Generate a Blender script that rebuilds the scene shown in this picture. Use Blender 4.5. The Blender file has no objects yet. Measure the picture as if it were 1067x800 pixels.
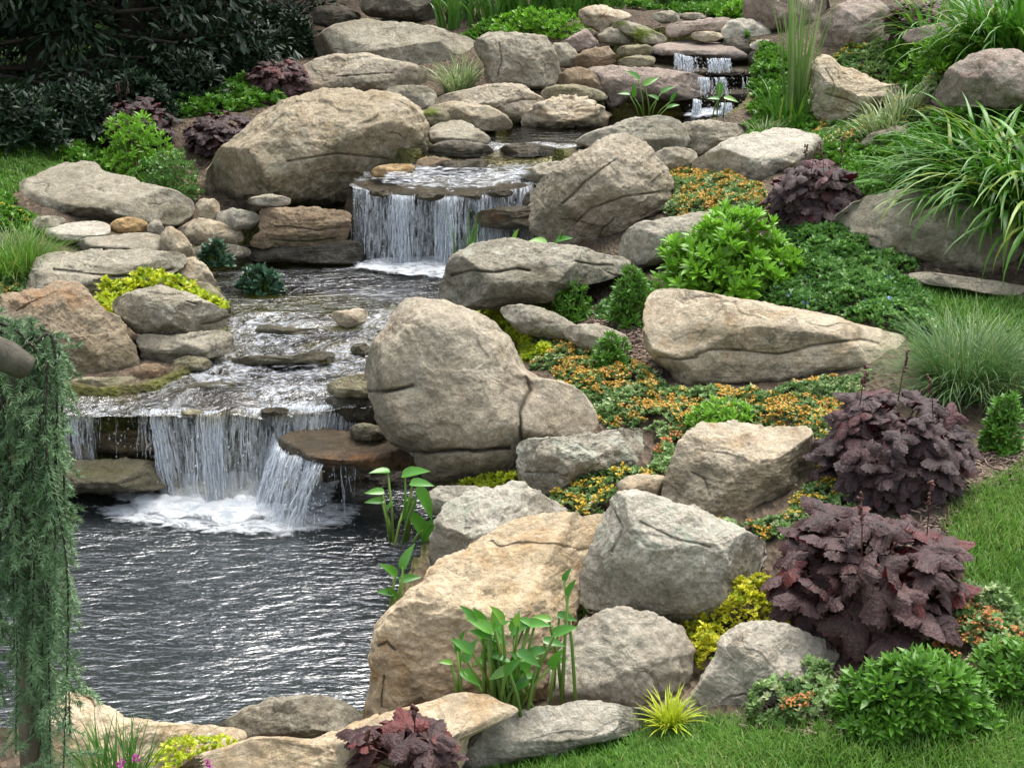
import bpy, math, random
import numpy as np
C = bpy.context.scene.collection
# ------------------------------------------------------------ camera, sky, sun, exposure
FPX, PITCH, CAMZ = 1400.0, math.radians(18), 1.9          # focal length in pixels of a 1067 px wide picture
cd = bpy.data.cameras.new('camera'); cam = bpy.data.objects.new('camera', cd); C.objects.link(cam)
cd.sensor_width = 36; cd.lens = 36*FPX/1067; cd.clip_start = .05; cd.clip_end = 2000
cam.location = (0, 0, CAMZ); cam.rotation_euler = (math.radians(90)-PITCH, 0, 0)
bpy.context.scene.camera = cam
SUN_EL, SUN_AZ = math.radians(68), math.radians(28)       # azimuth from +Y towards +X
w = bpy.data.worlds.new("World"); bpy.context.scene.world = w; w.use_nodes = True
nt = w.node_tree; nt.nodes.clear()
sky = nt.nodes.new('ShaderNodeTexSky'); sky.sky_type = 'NISHITA'; sky.sun_disc = False
sky.sun_elevation = SUN_EL; sky.sun_rotation = SUN_AZ; sky.dust_density = 4.0; sky.air_density = 1.3; sky.ozone_density = 1.5
hs = nt.nodes.new('ShaderNodeHueSaturation'); hs.inputs['Saturation'].default_value = .42
tcw = nt.nodes.new('ShaderNodeTexCoord'); nzw = nt.nodes.new('ShaderNodeTexNoise'); nzw.inputs['Scale'].default_value = 2.2; nzw.inputs['Detail'].default_value = 6
rmp = nt.nodes.new('ShaderNodeMapRange'); rmp.inputs['From Min'].default_value = .35; rmp.inputs['From Max'].default_value = .65
rmp.inputs['To Min'].default_value = .8; rmp.inputs['To Max'].default_value = 1.4
mulw = nt.nodes.new('ShaderNodeVectorMath'); mulw.operation = 'SCALE'
bg = nt.nodes.new('ShaderNodeBackground'); bg.inputs['Strength'].default_value = .15
wo = nt.nodes.new('ShaderNodeOutputWorld')
L = nt.links.new
L(sky.outputs[0], hs.inputs['Color']); L(tcw.outputs['Generated'], nzw.inputs['Vector']); L(nzw.outputs[0], rmp.inputs['Value'])
L(hs.outputs[0], mulw.inputs[0]); L(rmp.outputs[0], mulw.inputs['Scale']); L(mulw.outputs[0], bg.inputs['Color']); L(bg.outputs[0], wo.inputs[0])
sl = bpy.data.lights.new('sun', 'SUN'); sl.energy = 1.9; sl.angle = math.radians(40); sl.color = (1, .96, .9)
so = bpy.data.objects.new('sun', sl); C.objects.link(so)
so.rotation_euler = (math.radians(90)-SUN_EL, 0, math.pi-SUN_AZ)
sc = bpy.context.scene
sc.view_settings.view_transform = 'Standard'; sc.view_settings.look = 'None'; sc.view_settings.gamma = 1
sc.view_settings.exposure = 1.10
sc.render.engine = 'CYCLES'; cy = sc.cycles
cy.use_denoising = True; cy.max_bounces = 5; cy.diffuse_bounces = 2; cy.glossy_bounces = 3; cy.transmission_bounces = 3
cy.transparent_max_bounces = 10; cy.caustics_reflective = False; cy.caustics_refractive = False

# ------------------------------------------------------------ pixel -> world helpers
cp, sp = math.cos(PITCH), math.sin(PITCH)
FWD = np.array([0, cp, -sp]); RGT = np.array([1., 0, 0]); UPV = np.array([0, sp, cp]); CAM = np.array([0, 0, CAMZ])
def rays(px, py):
    px = np.asarray(px, float); py = np.asarray(py, float)
    return FWD + ((px-533.5)/FPX)[..., None]*RGT + ((400-py)/FPX)[..., None]*UPV
def at_z(px, py, z):
    d = rays(px, py); return CAM + d*((z-CAMZ)/d[..., 2])[..., None]
def at_y(px, py, y):
    d = rays(px, py); return CAM + d*(y/d[..., 1])[..., None]
def P2(s): return np.array([float(v) for v in s.replace(',', ' ').split()]).reshape(-1, 2)

# ------------------------------------------------------------ noise
def _h(ix, iy, iz, seed):
    n = (ix.astype(np.int64)*374761393 + iy.astype(np.int64)*668265263 + iz.astype(np.int64)*2147483647 + seed*1274126177) & 0xffffffff
    n = ((n ^ (n >> 13))*1274126177) & 0xffffffff
    n = ((n ^ (n >> 15))*2246822519) & 0xffffffff
    return ((n ^ (n >> 16)) & 0xffff)/65535.0*2-1
def vnoise(p, seed=0):
    i = np.floor(p); f = p-i; f = f*f*f*(f*(f*6-15)+10); i = i.astype(np.int64); r = 0
    for a in (0, 1):
        wx = f[:, 0] if a else 1-f[:, 0]
        for b in (0, 1):
            wy = f[:, 1] if b else 1-f[:, 1]
            for c in (0, 1):
                wz = f[:, 2] if c else 1-f[:, 2]
                r = r + wx*wy*wz*_h(i[:, 0]+a, i[:, 1]+b, i[:, 2]+c, seed)
    return r
def fbm(p, oct=4, seed=0, gain=.5):
    r = 0; a = 1.0
    for o in range(oct):
        r = r + a*vnoise(p*(2.03**o)+o*17.3, seed+o); a *= gain
    return r

# ------------------------------------------------------------ meshes and tags
def tag(o, label=None, cat=None, group=None, kind=None):
    if label: o['label'] = label
    if cat: o['category'] = cat
    if group: o['group'] = group
    if kind: o['kind'] = kind
    return o
def mesh(name, V, loops, starts, mat, parent=None, attrs=None, smooth=False, origin=None):
    V = np.asarray(V, np.float32)
    if origin is None:
        origin = (float(V[:, 0].mean()), float(V[:, 1].mean()), float(V[:, 2].min()))
    V = V-np.array(origin, np.float32)
    me = bpy.data.meshes.new(name)
    me.vertices.add(len(V)); me.vertices.foreach_set('co', V.ravel())
    me.loops.add(len(loops)); me.loops.foreach_set('vertex_index', np.asarray(loops, np.int32))
    me.polygons.add(len(starts)); me.polygons.foreach_set('loop_start', np.asarray(starts, np.int32))
    if smooth: me.polygons.foreach_set('use_smooth', np.ones(len(starts), bool))
    for k, v in (attrs or {}).items():
        v = np.asarray(v, np.float32)
        if v.ndim == 2:
            a = me.attributes.new(k, 'FLOAT_VECTOR', 'POINT'); a.data.foreach_set('vector', v.ravel())
        else:
            a = me.attributes.new(k, 'FLOAT', 'POINT'); a.data.foreach_set('value', v)
    me.update(calc_edges=True); me.validate()
    me.materials.append(mat)
    o = bpy.data.objects.new(name, me); C.objects.link(o)
    if parent is not None:
        o.parent = parent; o.location = np.array(origin)-np.array(parent.location)
    else: o.location = origin
    return o
def empty(name, loc, label, cat, group=None, kind=None):
    o = bpy.data.objects.new(name, None); C.objects.link(o); o.location = [float(v) for v in loc]; o.empty_display_size = .05
    return tag(o, label, cat, group, kind)
class Acc:
    def __init__(s): s.V = []; s.L = []; s.S = []; s.A = []; s.n = 0; s.nl = 0
    def add(s, V, loops, starts, luv):
        s.V.append(V); s.L.append(loops+s.n); s.S.append(starts+s.nl); s.A.append(luv); s.n += len(V); s.nl += len(loops)
    def build(s, name, mat, parent=None, smooth=False):
        return mesh(name, np.concatenate(s.V), np.concatenate(s.L), np.concatenate(s.S), mat, parent, {'luv': np.concatenate(s.A)}, smooth)
def unit(v): return v/np.maximum(np.linalg.norm(v, axis=-1, keepdims=True), 1e-9)
def place(acc, tpl, pos, ax, nr, sc_, rnd, wsc=None):
    """copies of a leaf template: leaf axis ax (its +y), leaf normal near nr (its +z)"""
    tv, faces = tpl; N = len(pos); ax = unit(ax); sd = unit(np.cross(ax, nr)); nn = np.cross(sd, ax)
    wsc = sc_ if wsc is None else wsc
    V = pos[:, None, :] + tv[None, :, 0:1]*(sd*wsc[:, None])[:, None, :] + tv[None, :, 1:2]*(ax*sc_[:, None])[:, None, :] + tv[None, :, 2:3]*(nn*sc_[:, None])[:, None, :]
    lp = np.concatenate([np.array(f) for f in faces]); st = np.cumsum([0]+[len(f) for f in faces[:-1]])
    loops = (np.arange(N)[:, None]*len(tv)+lp[None]).ravel(); starts = (np.arange(N)[:, None]*len(lp)+st[None]).ravel()
    luv = np.empty((N, len(tv), 3)); luv[:, :, 0:2] = tv[None, :, 0:2]; luv[:, :, 2] = rnd[:, None]
    acc.add(V.reshape(-1, 3), loops, starts, luv.reshape(-1, 3))
def lance(ws=((0, .04), (.3, .8), (.65, .9), (1, 0)), width=.3, fold=.25, droop=.15):
    v = []; f = []
    for s, q in ws:
        h = q*width/2; z = -droop*s*s
        v += [(-h, s, z+fold*h), (0, s, z), (h, s, z+fold*h)]
    for i in range(len(ws)-1):
        a = 3*i; f += [(a, a+1, a+4, a+3), (a+1, a+2, a+5, a+4)]
    return np.array(v), f
DIAM = (np.array([(0, 0, 0), (.3, .5, .08), (0, 1, -.05), (-.3, .5, .08)]), [(0, 1, 2), (0, 2, 3)])
def lobed():
    v = [(0, 0, 0)]; f = []; n = 57
    for ring, k in ((.55, 0), (1., 1)):
        for i in range(n):
            a = math.radians(-160+320*i/(n-1))
            lob = abs(math.cos(a*7/(2*1.78))); tri = 1-math.acos(min(1, lob))/(math.pi/2)
            r = .25+.12*lob+.22*tri+(.045 if k and i % 2 else -.01)
            if k == 0: r = .30+.03*lob
            r *= 1-.15*abs(a)/math.pi
            z = (-.07 if k else .03)-.07*r*r*4*(.5) + (.045*math.cos(a*7/1.78) if k else .03*math.cos(a*7/1.78))
            v.append((r*math.sin(a), r*math.cos(a)+.0, z))
    for i in range(n-1):
        f.append((0, 1+i+1, 1+i)); f.append((1+i, 1+i+1, 1+n+i+1, 1+n+i))
    return np.array(v), f
LOBED = lobed(); _rs = np.random.RandomState(4); LOBED[0][1:, 2] += _rs.normal(0, .014, len(LOBED[0])-1); LANCE = lance(); WIDE = lance(width=.5, droop=.2); OVAL = lance(((0, .1), (.2, .75), (.55, 1), (.85, .65), (1, .1)), .55, .2, .1)
HEART = lance(((-.12, .5), (0, .85), (.25, 1), (.6, .7), (1, 0)), .48, .35, .2)
def blades(acc, base, az, length, width, lean, bend, segs, rnd, crease=.0, taper=.6, twist=None):
    """strap leaves: lean = start angle from the vertical, bend = angle gained by the tip"""
    N = len(base); s = np.linspace(0, 1, segs+1); hd = np.stack([np.cos(az), np.sin(az), 0*az], 1); side = np.stack([-np.sin(az), np.cos(az), 0*az], 1)
    pos = base.copy(); cols = 3 if crease else 2; V = np.empty((N, segs+1, cols, 3))
    for i in range(segs+1):
        ph = lean+bend*s[i]**1.4
        if i: pos = pos+(hd*np.sin(ph)[:, None]+np.array([0, 0, 1.])*np.cos(ph)[:, None])*(length/segs)[:, None]
        wd = width*(1-s[i]**(1/(1-taper+.001)) if taper < 1 else 1-s[i])*.5
        wd = np.maximum(wd, width*.02)
        sdv = side if twist is None else side*np.cos(twist*s[i])[:, None]+hd*np.sin(twist*s[i])[:, None]
        V[:, i, 0] = pos-sdv*wd[:, None]; V[:, i, -1] = pos+sdv*wd[:, None]
        if crease:
            nn = -(hd*np.cos(ph)[:, None]-np.array([0, 0, 1.])*np.sin(ph)[:, None])
            V[:, i, 1] = pos-nn*(wd*crease)[:, None]
    f = []
    for i in range(segs):
        for c in range(cols-1):
            a = i*cols+c; f.append((a, a+1, a+cols+1, a+cols))
    f = np.array(f); nv = (segs+1)*cols
    loops = (np.arange(N)[:, None]*nv+f.ravel()[None]).ravel(); starts = np.arange(N*len(f))*4
    luv = np.empty((N, segs+1, cols, 3)); luv[..., 0] = np.linspace(-1, 1, cols)[None, None]; luv[..., 1] = s[None, :, None]; luv[..., 2] = rnd[:, None, None]
    acc.add(V.reshape(-1, 3), loops, starts, luv.reshape(-1, 3))
def tube(acc, pts, rad, sides=6, rnd=.5):
    pts = np.asarray(pts, float); n = len(pts); rad = np.broadcast_to(rad, (n,)); tg = unit(np.gradient(pts, axis=0))
    ref = np.array([.31, .17, .93]); a = unit(np.cross(tg, ref)); b = np.cross(tg, a)
    th = np.arange(sides)*2*math.pi/sides
    V = pts[:, None]+rad[:, None, None]*(np.cos(th)[None, :, None]*a[:, None]+np.sin(th)[None, :, None]*b[:, None])
    f = []
    for i in range(n-1):
        for j in range(sides):
            k = (j+1) % sides; f += [i*sides+j, i*sides+k, (i+1)*sides+k, (i+1)*sides+j]
    nf = len(f)//4; st = list(np.arange(nf)*4); f += list(range(sides))[::-1]; st.append(nf*4); f += [(n-1)*sides+j for j in range(sides)]; st.append(nf*4+sides)
    luv = np.zeros((n, sides, 3)); luv[..., 1] = np.linspace(0, 1, n)[:, None]; luv[..., 2] = rnd
    acc.add(V.reshape(-1, 3), np.array(f), np.array(st), luv.reshape(-1, 3))

# ------------------------------------------------------------ materials
class NT:
    def __init__(s, name):
        s.m = bpy.data.materials.new(name); s.m.use_nodes = True; s.t = s.m.node_tree; s.t.nodes.clear(); s.out = s.n('OutputMaterial')
    def n(s, k, **kw):
        x = s.t.nodes.new('ShaderNode'+k)
        for a, b in kw.items(): setattr(x, a, b)
        return x
    def link(s, a, b): s.t.links.new(a, b)
    def put(s, sock, v):
        if hasattr(v, 'links'): s.link(v, sock)
        else: sock.default_value = (*v, 1) if isinstance(v, tuple) and len(v) == 3 and sock.type == 'RGBA' else v
    def noise(s, vec, scale, detail=4, rough=.55, dist=0.):
        x = s.n('TexNoise'); s.put(x.inputs['Vector'], vec); x.inputs['Scale'].default_value = scale; x.inputs['Detail'].default_value = detail
        x.inputs['Roughness'].default_value = rough; x.inputs['Distortion'].default_value = dist; return x.outputs[0]
    def rng(s, v, a, b, c=0., d=1.):
        x = s.n('MapRange'); x.clamp = True; s.put(x.inputs['Value'], v)
        for k, q in zip(('From Min', 'From Max', 'To Min', 'To Max'), (a, b, c, d)): x.inputs[k].default_value = q
        return x.outputs[0]
    def mix(s, f, a, b, bt='MIX'):
        x = s.n('Mix', data_type='RGBA', blend_type=bt); s.put(x.inputs[0], f); s.put(x.inputs[6], a); s.put(x.inputs[7], b); return x.outputs[2]
    def math(s, op, a, b=0., c=0.):
        x = s.n('Math', operation=op); s.put(x.inputs[0], a); s.put(x.inputs[1], b)
        if op in ('MULTIPLY_ADD',): s.put(x.inputs[2], c)
        return x.outputs[0]
    def attr(s, name): x = s.n('Attribute', attribute_name=name); return x
    def bump(s, h, strength, dist, normal=None):
        x = s.n('Bump'); s.put(x.inputs['Height'], h); x.inputs['Strength'].default_value = strength; x.inputs['Distance'].default_value = dist
        if normal is not None: s.link(normal, x.inputs['Normal'])
        return x.outputs[0]
    def scalevec(s, v, xyz): x = s.n('Mapping'); s.link(v, x.inputs['Vector']); x.inputs['Scale'].default_value = xyz; return x.outputs[0]
def princ(t, col, rough, normal=None, spec=.5, **kw):
    p = t.n('BsdfPrincipled'); t.put(p.inputs['Base Color'], col); t.put(p.inputs['Roughness'], rough); p.inputs['Specular IOR Level'].default_value = spec
    if normal is not None: t.link(normal, p.inputs['Normal'])
    return p
def mat_rock(name, A, B, Cc, lichen=.2, rough=.85, strata=0., speck=.35, wet=0., licol=(.38, .39, .30)):
    t = NT(name); tc = t.n('TexCoord').outputs['Object']; oi = t.n('ObjectInfo')
    vadd = t.n('VectorMath', operation='MULTIPLY_ADD'); t.link(oi.outputs['Random'], vadd.inputs[0]); vadd.inputs[1].default_value = (37, 53, 71); t.link(tc, vadd.inputs[2]); v = vadd.outputs[0]
    big = t.rng(t.noise(v, 3.2, 9, .68, .9), .42, .58); col = t.mix(big, A, B)
    col = t.mix(t.math('MULTIPLY', t.rng(t.noise(v, 6.5, 9, .68, 1.2), .5, .66), .75), col, Cc)
    fine = t.rng(t.noise(v, 95, 5, .8), .36, .64, 1-speck*.95, 1+speck*.85)
    mid = t.rng(t.noise(v, 17, 9, .8, .9), .34, .66, .60, 1.34)
    gr = t.n('CombineColor'); k = t.math('MULTIPLY', fine, mid)
    for i in range(3): t.link(k, gr.inputs[i])
    col = t.mix(1., col, gr.outputs[0], 'MULTIPLY')
    # dark thin veins and pores
    vein = t.math('ABSOLUTE', t.math('SUBTRACT', t.noise(v, 5, 9, .7, 1.5), .5)); col = t.mix(t.rng(vein, 0., .012, .35, 0.), col, tuple(c*.45 for c in A))
    pore = t.rng(t.noise(v, 55, 3, .6), .62, .7, 0, .5); col = t.mix(pore, col, tuple(c*.45 for c in B))
    # lichen crusts
    ln = t.math('MULTIPLY', t.rng(t.noise(v, 9, 10, .72, .4), .50, .58), t.rng(t.noise(v, 70, 5, .7), .40, .52))
    la = t.math('MULTIPLY_ADD', t.attr('lichen').outputs['Fac'], 1., lichen)
    col = t.mix(t.math('MULTIPLY', ln, t.math('MINIMUM', la, .95)), col, licol)
    wl = t.math('MULTIPLY', t.rng(t.noise(v, 23, 8, .75), .57, .63), .6*min(1, lichen*3)); col = t.mix(wl, col, (.55, .54, .48))
    # algae and dirt stains with their own outline
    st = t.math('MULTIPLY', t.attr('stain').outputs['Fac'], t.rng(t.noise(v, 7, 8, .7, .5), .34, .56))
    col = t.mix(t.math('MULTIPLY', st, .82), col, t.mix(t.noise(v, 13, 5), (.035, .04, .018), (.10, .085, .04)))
    ms = t.math('MULTIPLY', t.attr('moss').outputs['Fac'], t.rng(t.noise(v, 14, 7, .7), .3, .5)); col = t.mix(ms, col, t.mix(t.rng(t.noise(v, 60, 4), .35, .65), (.06, .10, .008), (.20, .24, .02)))
    col = t.mix(t.math('MULTIPLY', t.attr('crack').outputs['Fac'], .8), col, (.035, .028, .018))
    wa = t.math('MINIMUM', t.math('MULTIPLY_ADD', t.attr('wet').outputs['Fac'], 1., wet), 1.)
    col = t.mix(t.math('MULTIPLY', wa, .62), col, t.mix(.5, (.02, .018, .01), col, 'MULTIPLY'))
    rs = t.math('MULTIPLY', t.attr('rust').outputs['Fac'], t.rng(t.noise(v, 9, 7, .7), .4, .6)); col = t.mix(t.math('MULTIPLY', rs, .7), col, (.30, .13, .04))
    # fracture lines: edges of large warped cells, only in places
    wv = t.n('TexNoise'); t.link(v, wv.inputs['Vector']); wv.inputs['Scale'].default_value = 4; wv.inputs['Detail'].default_value = 6
    vm = t.n('VectorMath', operation='MULTIPLY_ADD'); t.link(wv.outputs['Color'], vm.inputs[0]); vm.inputs[1].default_value = (.35, .35, .35); t.link(v, vm.inputs[2])
    ce = t.n('TexVoronoi', feature='DISTANCE_TO_EDGE'); ce.inputs['Scale'].default_value = 3.1; t.link(t.scalevec(vm.outputs[0], (1, 1, 1.5)), ce.inputs['Vector'])
    fr = t.math('MULTIPLY', t.rng(ce.outputs['Distance'], .0, .018, 1, 0), t.rng(t.noise(v, 2.3, 3), .54, .66)); col = t.mix(t.math('MULTIPLY', fr, .65), col, tuple(c*.3 for c in A))
    fh = t.math('MULTIPLY', t.rng(ce.outputs['Distance'], .0, .06, -1, 0), t.rng(t.noise(v, 2.3, 3), .54, .66))
    h = t.math('MULTIPLY_ADD', t.noise(v, 15, 10, .76, .5), 1., t.math('MULTIPLY', fh, .7)); h = t.math('MULTIPLY_ADD', h, 1., t.math('MULTIPLY', t.noise(v, 90, 5, .75), .30))
    if strata:
        sv = t.scalevec(v, (1.2, 1.2, 11)); h = t.math('MULTIPLY_ADD', t.noise(sv, 4.5, 6, .6, 1.), strata, h)
    p = princ(t, col, t.math('MULTIPLY_ADD', wa, -.6, rough), t.bump(h, .9, .030), .35)
    t.link(p.outputs[0], t.out.inputs[0]); return t.m
RM = {
 'grey': mat_rock('weathered_grey_stone', (.30, .265, .19), (.38, .34, .255), (.22, .18, .12), .22),
 'bould': mat_rock('tan_granite', (.36, .295, .195), (.44, .37, .26), (.28, .205, .115), .18, speck=.3),
 'gran': mat_rock('brown_granite', (.36, .305, .215), (.43, .375, .28), (.30, .23, .155), .12, speck=.28, licol=(.5, .46, .38)),
 'beige': mat_rock('beige_stone', (.45, .395, .30), (.52, .465, .37), (.36, .29, .205), .15, speck=.22, licol=(.5, .5, .42)),
 'tan': mat_rock('tan_brown_stone', (.29, .225, .14), (.35, .28, .185), (.235, .17, .10), .1, speck=.28),
 'lich': mat_rock('lichened_stone', (.29, .26, .19), (.37, .335, .26), (.19, .165, .12), .55, licol=(.42, .44, .34)),
 'pale': mat_rock('pale_stone', (.45, .41, .325), (.54, .49, .395), (.33, .285, .205), .20, licol=(.46, .50, .38)),
 'sand': mat_rock('sandstone', (.58, .45, .28), (.66, .54, .37), (.49, .30, .13), .06, strata=.22, speck=.2, licol=(.6, .56, .46)),
 'cream': mat_rock('cream_sandstone', (.49, .40, .27), (.56, .48, .35), (.37, .25, .13), .10, strata=.3, speck=.25, licol=(.6, .57, .48)),
 'brown': mat_rock('brown_stone', (.22, .155, .09), (.28, .20, .125), (.17, .125, .07), .1, speck=.3),
 'pink': mat_rock('pinkish_stone', (.29, .225, .18), (.35, .285, .235), (.21, .15, .11), .15),
 'olive': mat_rock('algae_stone', (.23, .20, .115), (.29, .26, .16), (.15, .13, .065), .15, strata=.5),
 'orange': mat_rock('ochre_stone', (.40, .26, .11), (.46, .33, .17), (.33, .16, .05), .05, strata=.4),
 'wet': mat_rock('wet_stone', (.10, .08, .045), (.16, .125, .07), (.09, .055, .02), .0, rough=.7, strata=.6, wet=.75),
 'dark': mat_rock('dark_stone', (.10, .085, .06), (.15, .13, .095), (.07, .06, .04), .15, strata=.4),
}
def mat_leaf(name, c1, c2, c3=None, rough=.45, transl=.25, back=None, vein=0., base=None, spec=.4, tip=None):
    """c1..c2 leaf colours over a per-leaf random value; c3 a rarer third colour"""
    t = NT(name); a = t.n('SeparateXYZ'); t.link(t.attr('luv').outputs['Vector'], a.inputs[0]); r = a.outputs[2]
    col = t.mix(t.rng(r, 0, .8), c1, c2)
    if c3: col = t.mix(t.rng(r, .82, .9), col, c3)
    tc = t.n('TexCoord').outputs['Object']; col = t.mix(1., col, t.mix(t.noise(tc, 7, 3), (.62, .62, .62), (1.35, 1.35, 1.35)), 'MULTIPLY')
    if vein:
        an = t.math('ARCTAN2', a.outputs[0], a.outputs[1]); vm = t.math('ABSOLUTE', t.math('SINE', t.math('MULTIPLY', an, 1.966)))
        rad = t.math('SQRT', t.math('ADD', t.math('MULTIPLY', a.outputs[0], a.outputs[0]), t.math('MULTIPLY', a.outputs[1], a.outputs[1])))
        vv = t.math('MULTIPLY', vm, rad); col = t.mix(t.rng(vv, .0, .045, vein, 0.), col, tuple(c*.3 for c in c1)); col = t.mix(t.rng(vv, .05, .30, 0., .45), col, tuple(min(1, c*1.7) for c in c2))
        col = t.mix(t.math('MULTIPLY', t.rng(t.noise(tc, 55, 4, .7), .45, .62), .5), col, tuple(min(1, c*1.9) for c in c2))
    if base: col = t.mix(t.rng(a.outputs[1], 0, .35, 1, 0), col, base)
    if tip: col = t.mix(t.rng(a.outputs[1], .75, 1., 0, .8), col, tip)
    if back:
        col = t.mix(t.n('NewGeometry').outputs['Backfacing'], col, back)
    p = princ(t, col, rough, t.bump(t.noise(tc, 120, 3, .6), 1., .006) if vein else None, spec); tr = t.n('BsdfTranslucent'); t.link(col, tr.inputs[0]); mx = t.n('MixShader'); mx.inputs[0].default_value = transl
    t.link(p.outputs[0], mx.inputs[1]); t.link(tr.outputs[0], mx.inputs[2]); t.link(mx.outputs[0], t.out.inputs[0]); return t.m
LM = {
 'heu': mat_leaf('purple_lobed_leaf', (.018, .008, .009), (.048, .028, .028), (.09, .02, .022), .55, .08, (.11, .022, .03), .8, spec=.35),
 'heu2': mat_leaf('wine_red_leaf', (.022, .008, .008), (.052, .024, .022), (.13, .018, .015), .52, .10, (.15, .022, .025), .8, spec=.38),
 'stalk': mat_leaf('red_brown_stalk', (.10, .035, .03), (.14, .06, .05)),
 'bright': mat_leaf('bright_green_leaf', (.10, .26, .014), (.19, .42, .025), (.28, .52, .045), .4, .3),
 'green': mat_leaf('mid_green_leaf', (.055, .155, .014), (.11, .27, .026), (.17, .33, .04), .4, .25),
 'dkgreen': mat_leaf('glossy_dark_leaf', (.055, .15, .028), (.12, .265, .05), (.20, .36, .09), .4, .25, spec=.45),
 'bluegreen': mat_leaf('blue_green_leaf', (.03, .095, .045), (.07, .17, .09), None, .5, .2),
 'sedum': mat_leaf('sedum_leaf', (.09, .18, .045), (.20, .32, .10), (.40, .46, .22), .5, .2),
 'sedumfl': mat_leaf('orange_bracts', (.50, .26, .03), (.56, .36, .05), (.42, .13, .03), .6, .25),
 'sedumyl': mat_leaf('yellow_bracts', (.52, .36, .02), (.60, .43, .03), (.50, .20, .02), .6, .25),
 'sedumrd': mat_leaf('rusty_bracts', (.38, .12, .04), (.50, .19, .06), (.50, .30, .05), .6, .25),
 'lime': mat_leaf('lime_yellow_leaf', (.34, .44, .02), (.52, .58, .03), (.22, .36, .03), .5, .3),
 'gold': mat_leaf('golden_leaf', (.50, .52, .02), (.64, .62, .04), (.36, .48, .03), .5, .3),
 'lily': mat_leaf('strap_leaf', (.045, .155, .014), (.10, .26, .024), (.22, .31, .04), .4, .3, base=(.08, .17, .03)),
 'iris': mat_leaf('sword_leaf', (.05, .15, .02), (.10, .23, .035), None, .42, .28),
 'reed': mat_leaf('reed_leaf', (.12, .22, .05), (.20, .30, .09), (.30, .36, .18), .45, .3),
 'vari': mat_leaf('striped_blade', (.20, .30, .10), (.42, .48, .24), (.10, .2, .04), .5, .3),
 'ftn': mat_leaf('fine_blade', (.045, .125, .028), (.095, .20, .045), (.22, .26, .09), .5, .3),
 'lawn': mat_leaf('lawn_blade', (.075, .19, .02), (.135, .29, .035), (.27, .32, .09), .5, .35, base=(.06, .12, .02)),
 'pick': mat_leaf('water_plant_leaf', (.05, .19, .02), (.10, .30, .03), (.17, .36, .05), .3, .3, spec=.6),
 'stem': mat_leaf('green_stem', (.12, .24, .04), (.20, .30, .06)),
 'spruce': mat_leaf('blue_spruce_needle', (.11, .20, .09), (.25, .37, .19), (.40, .52, .29), .5, .15),
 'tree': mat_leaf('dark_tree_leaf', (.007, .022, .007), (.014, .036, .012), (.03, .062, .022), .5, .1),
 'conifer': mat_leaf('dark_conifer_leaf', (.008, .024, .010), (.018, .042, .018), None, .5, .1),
 'far': mat_leaf('far_tree_leaf', (.03, .075, .015), (.06, .12, .03), None, .5, .2),
 'aqua': mat_leaf('pool_plant_leaf', (.020, .06, .03), (.05, .115, .06), (.10, .17, .11), .4, .2),
 'blue': mat_leaf('blue_petal', (.12, .16, .55), (.2, .22, .6), None, .5, .2),
 'pinkfl': mat_leaf('magenta_petal', (.45, .05, .30), (.55, .10, .4), None, .5, .2),
}
def mat_bark(name, a, b):
    t = NT(name); v = t.n('TexCoord').outputs['Object']; sv = t.scalevec(v, (1, 1, .3)); n = t.noise(sv, 28, 7, .7, .8)
    p = princ(t, t.mix(t.rng(n, .35, .65), a, b), .9, t.bump(n, .8, .01), .2); t.link(p.outputs[0], t.out.inputs[0]); return t.m
BARK = mat_bark('grey_bark', (.10, .08, .06), (.22, .18, .14)); BARKD = mat_bark('dark_bark', (.03, .025, .02), (.07, .06, .05)); BARKG = mat_bark('weathered_stub_bark', (.05, .045, .035), (.13, .115, .09))
def mat_ground():
    t = NT('mulch_and_turf_soil'); v = t.n('TexCoord').outputs['Object']
    vo = t.n('TexVoronoi'); vo.inputs['Scale'].default_value = 60; t.link(t.scalevec(v, (1, .55, 1)), vo.inputs['Vector'])
    sepc = t.n('SeparateColor'); t.link(vo.outputs['Color'], sepc.inputs[0])
    mul = t.mix(sepc.outputs[0], (.05, .037, .025), (.16, .123, .08)); mul = t.mix(t.rng(t.noise(v, 2.5, 5), .4, .6, .2, .8), mul, t.mix(sepc.outputs[1], (.025, .02, .014), (.10, .07, .05)))
    lawn = t.mix(t.rng(t.noise(v, 30, 4), .3, .7), (.035, .075, .012), (.07, .13, .02))
    col = t.mix(t.attr('lawn').outputs['Fac'], mul, lawn)
    col = t.mix(t.attr('bed').outputs['Fac'], col, t.mix(t.rng(t.noise(v, 6, 6, .6), .35, .62), (.028, .03, .010), (.12, .125, .028)))
    h = t.math('ADD', vo.outputs['Distance'], t.noise(v, 14, 6))
    p = princ(t, col, .9, t.bump(h, .9, .015), .2); t.link(p.outputs[0], t.out.inputs[0]); return t.m
GROUND = mat_ground()
def mat_chip():
    t = NT('mulch_chip'); a = t.n('SeparateXYZ'); t.link(t.attr('luv').outputs['Vector'], a.inputs[0])
    col = t.mix(a.outputs[2], (.07, .045, .035), (.33, .24, .18)); p = princ(t, col, .9); t.link(p.outputs[0], t.out.inputs[0]); return t.m
CHIP = mat_chip()
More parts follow.
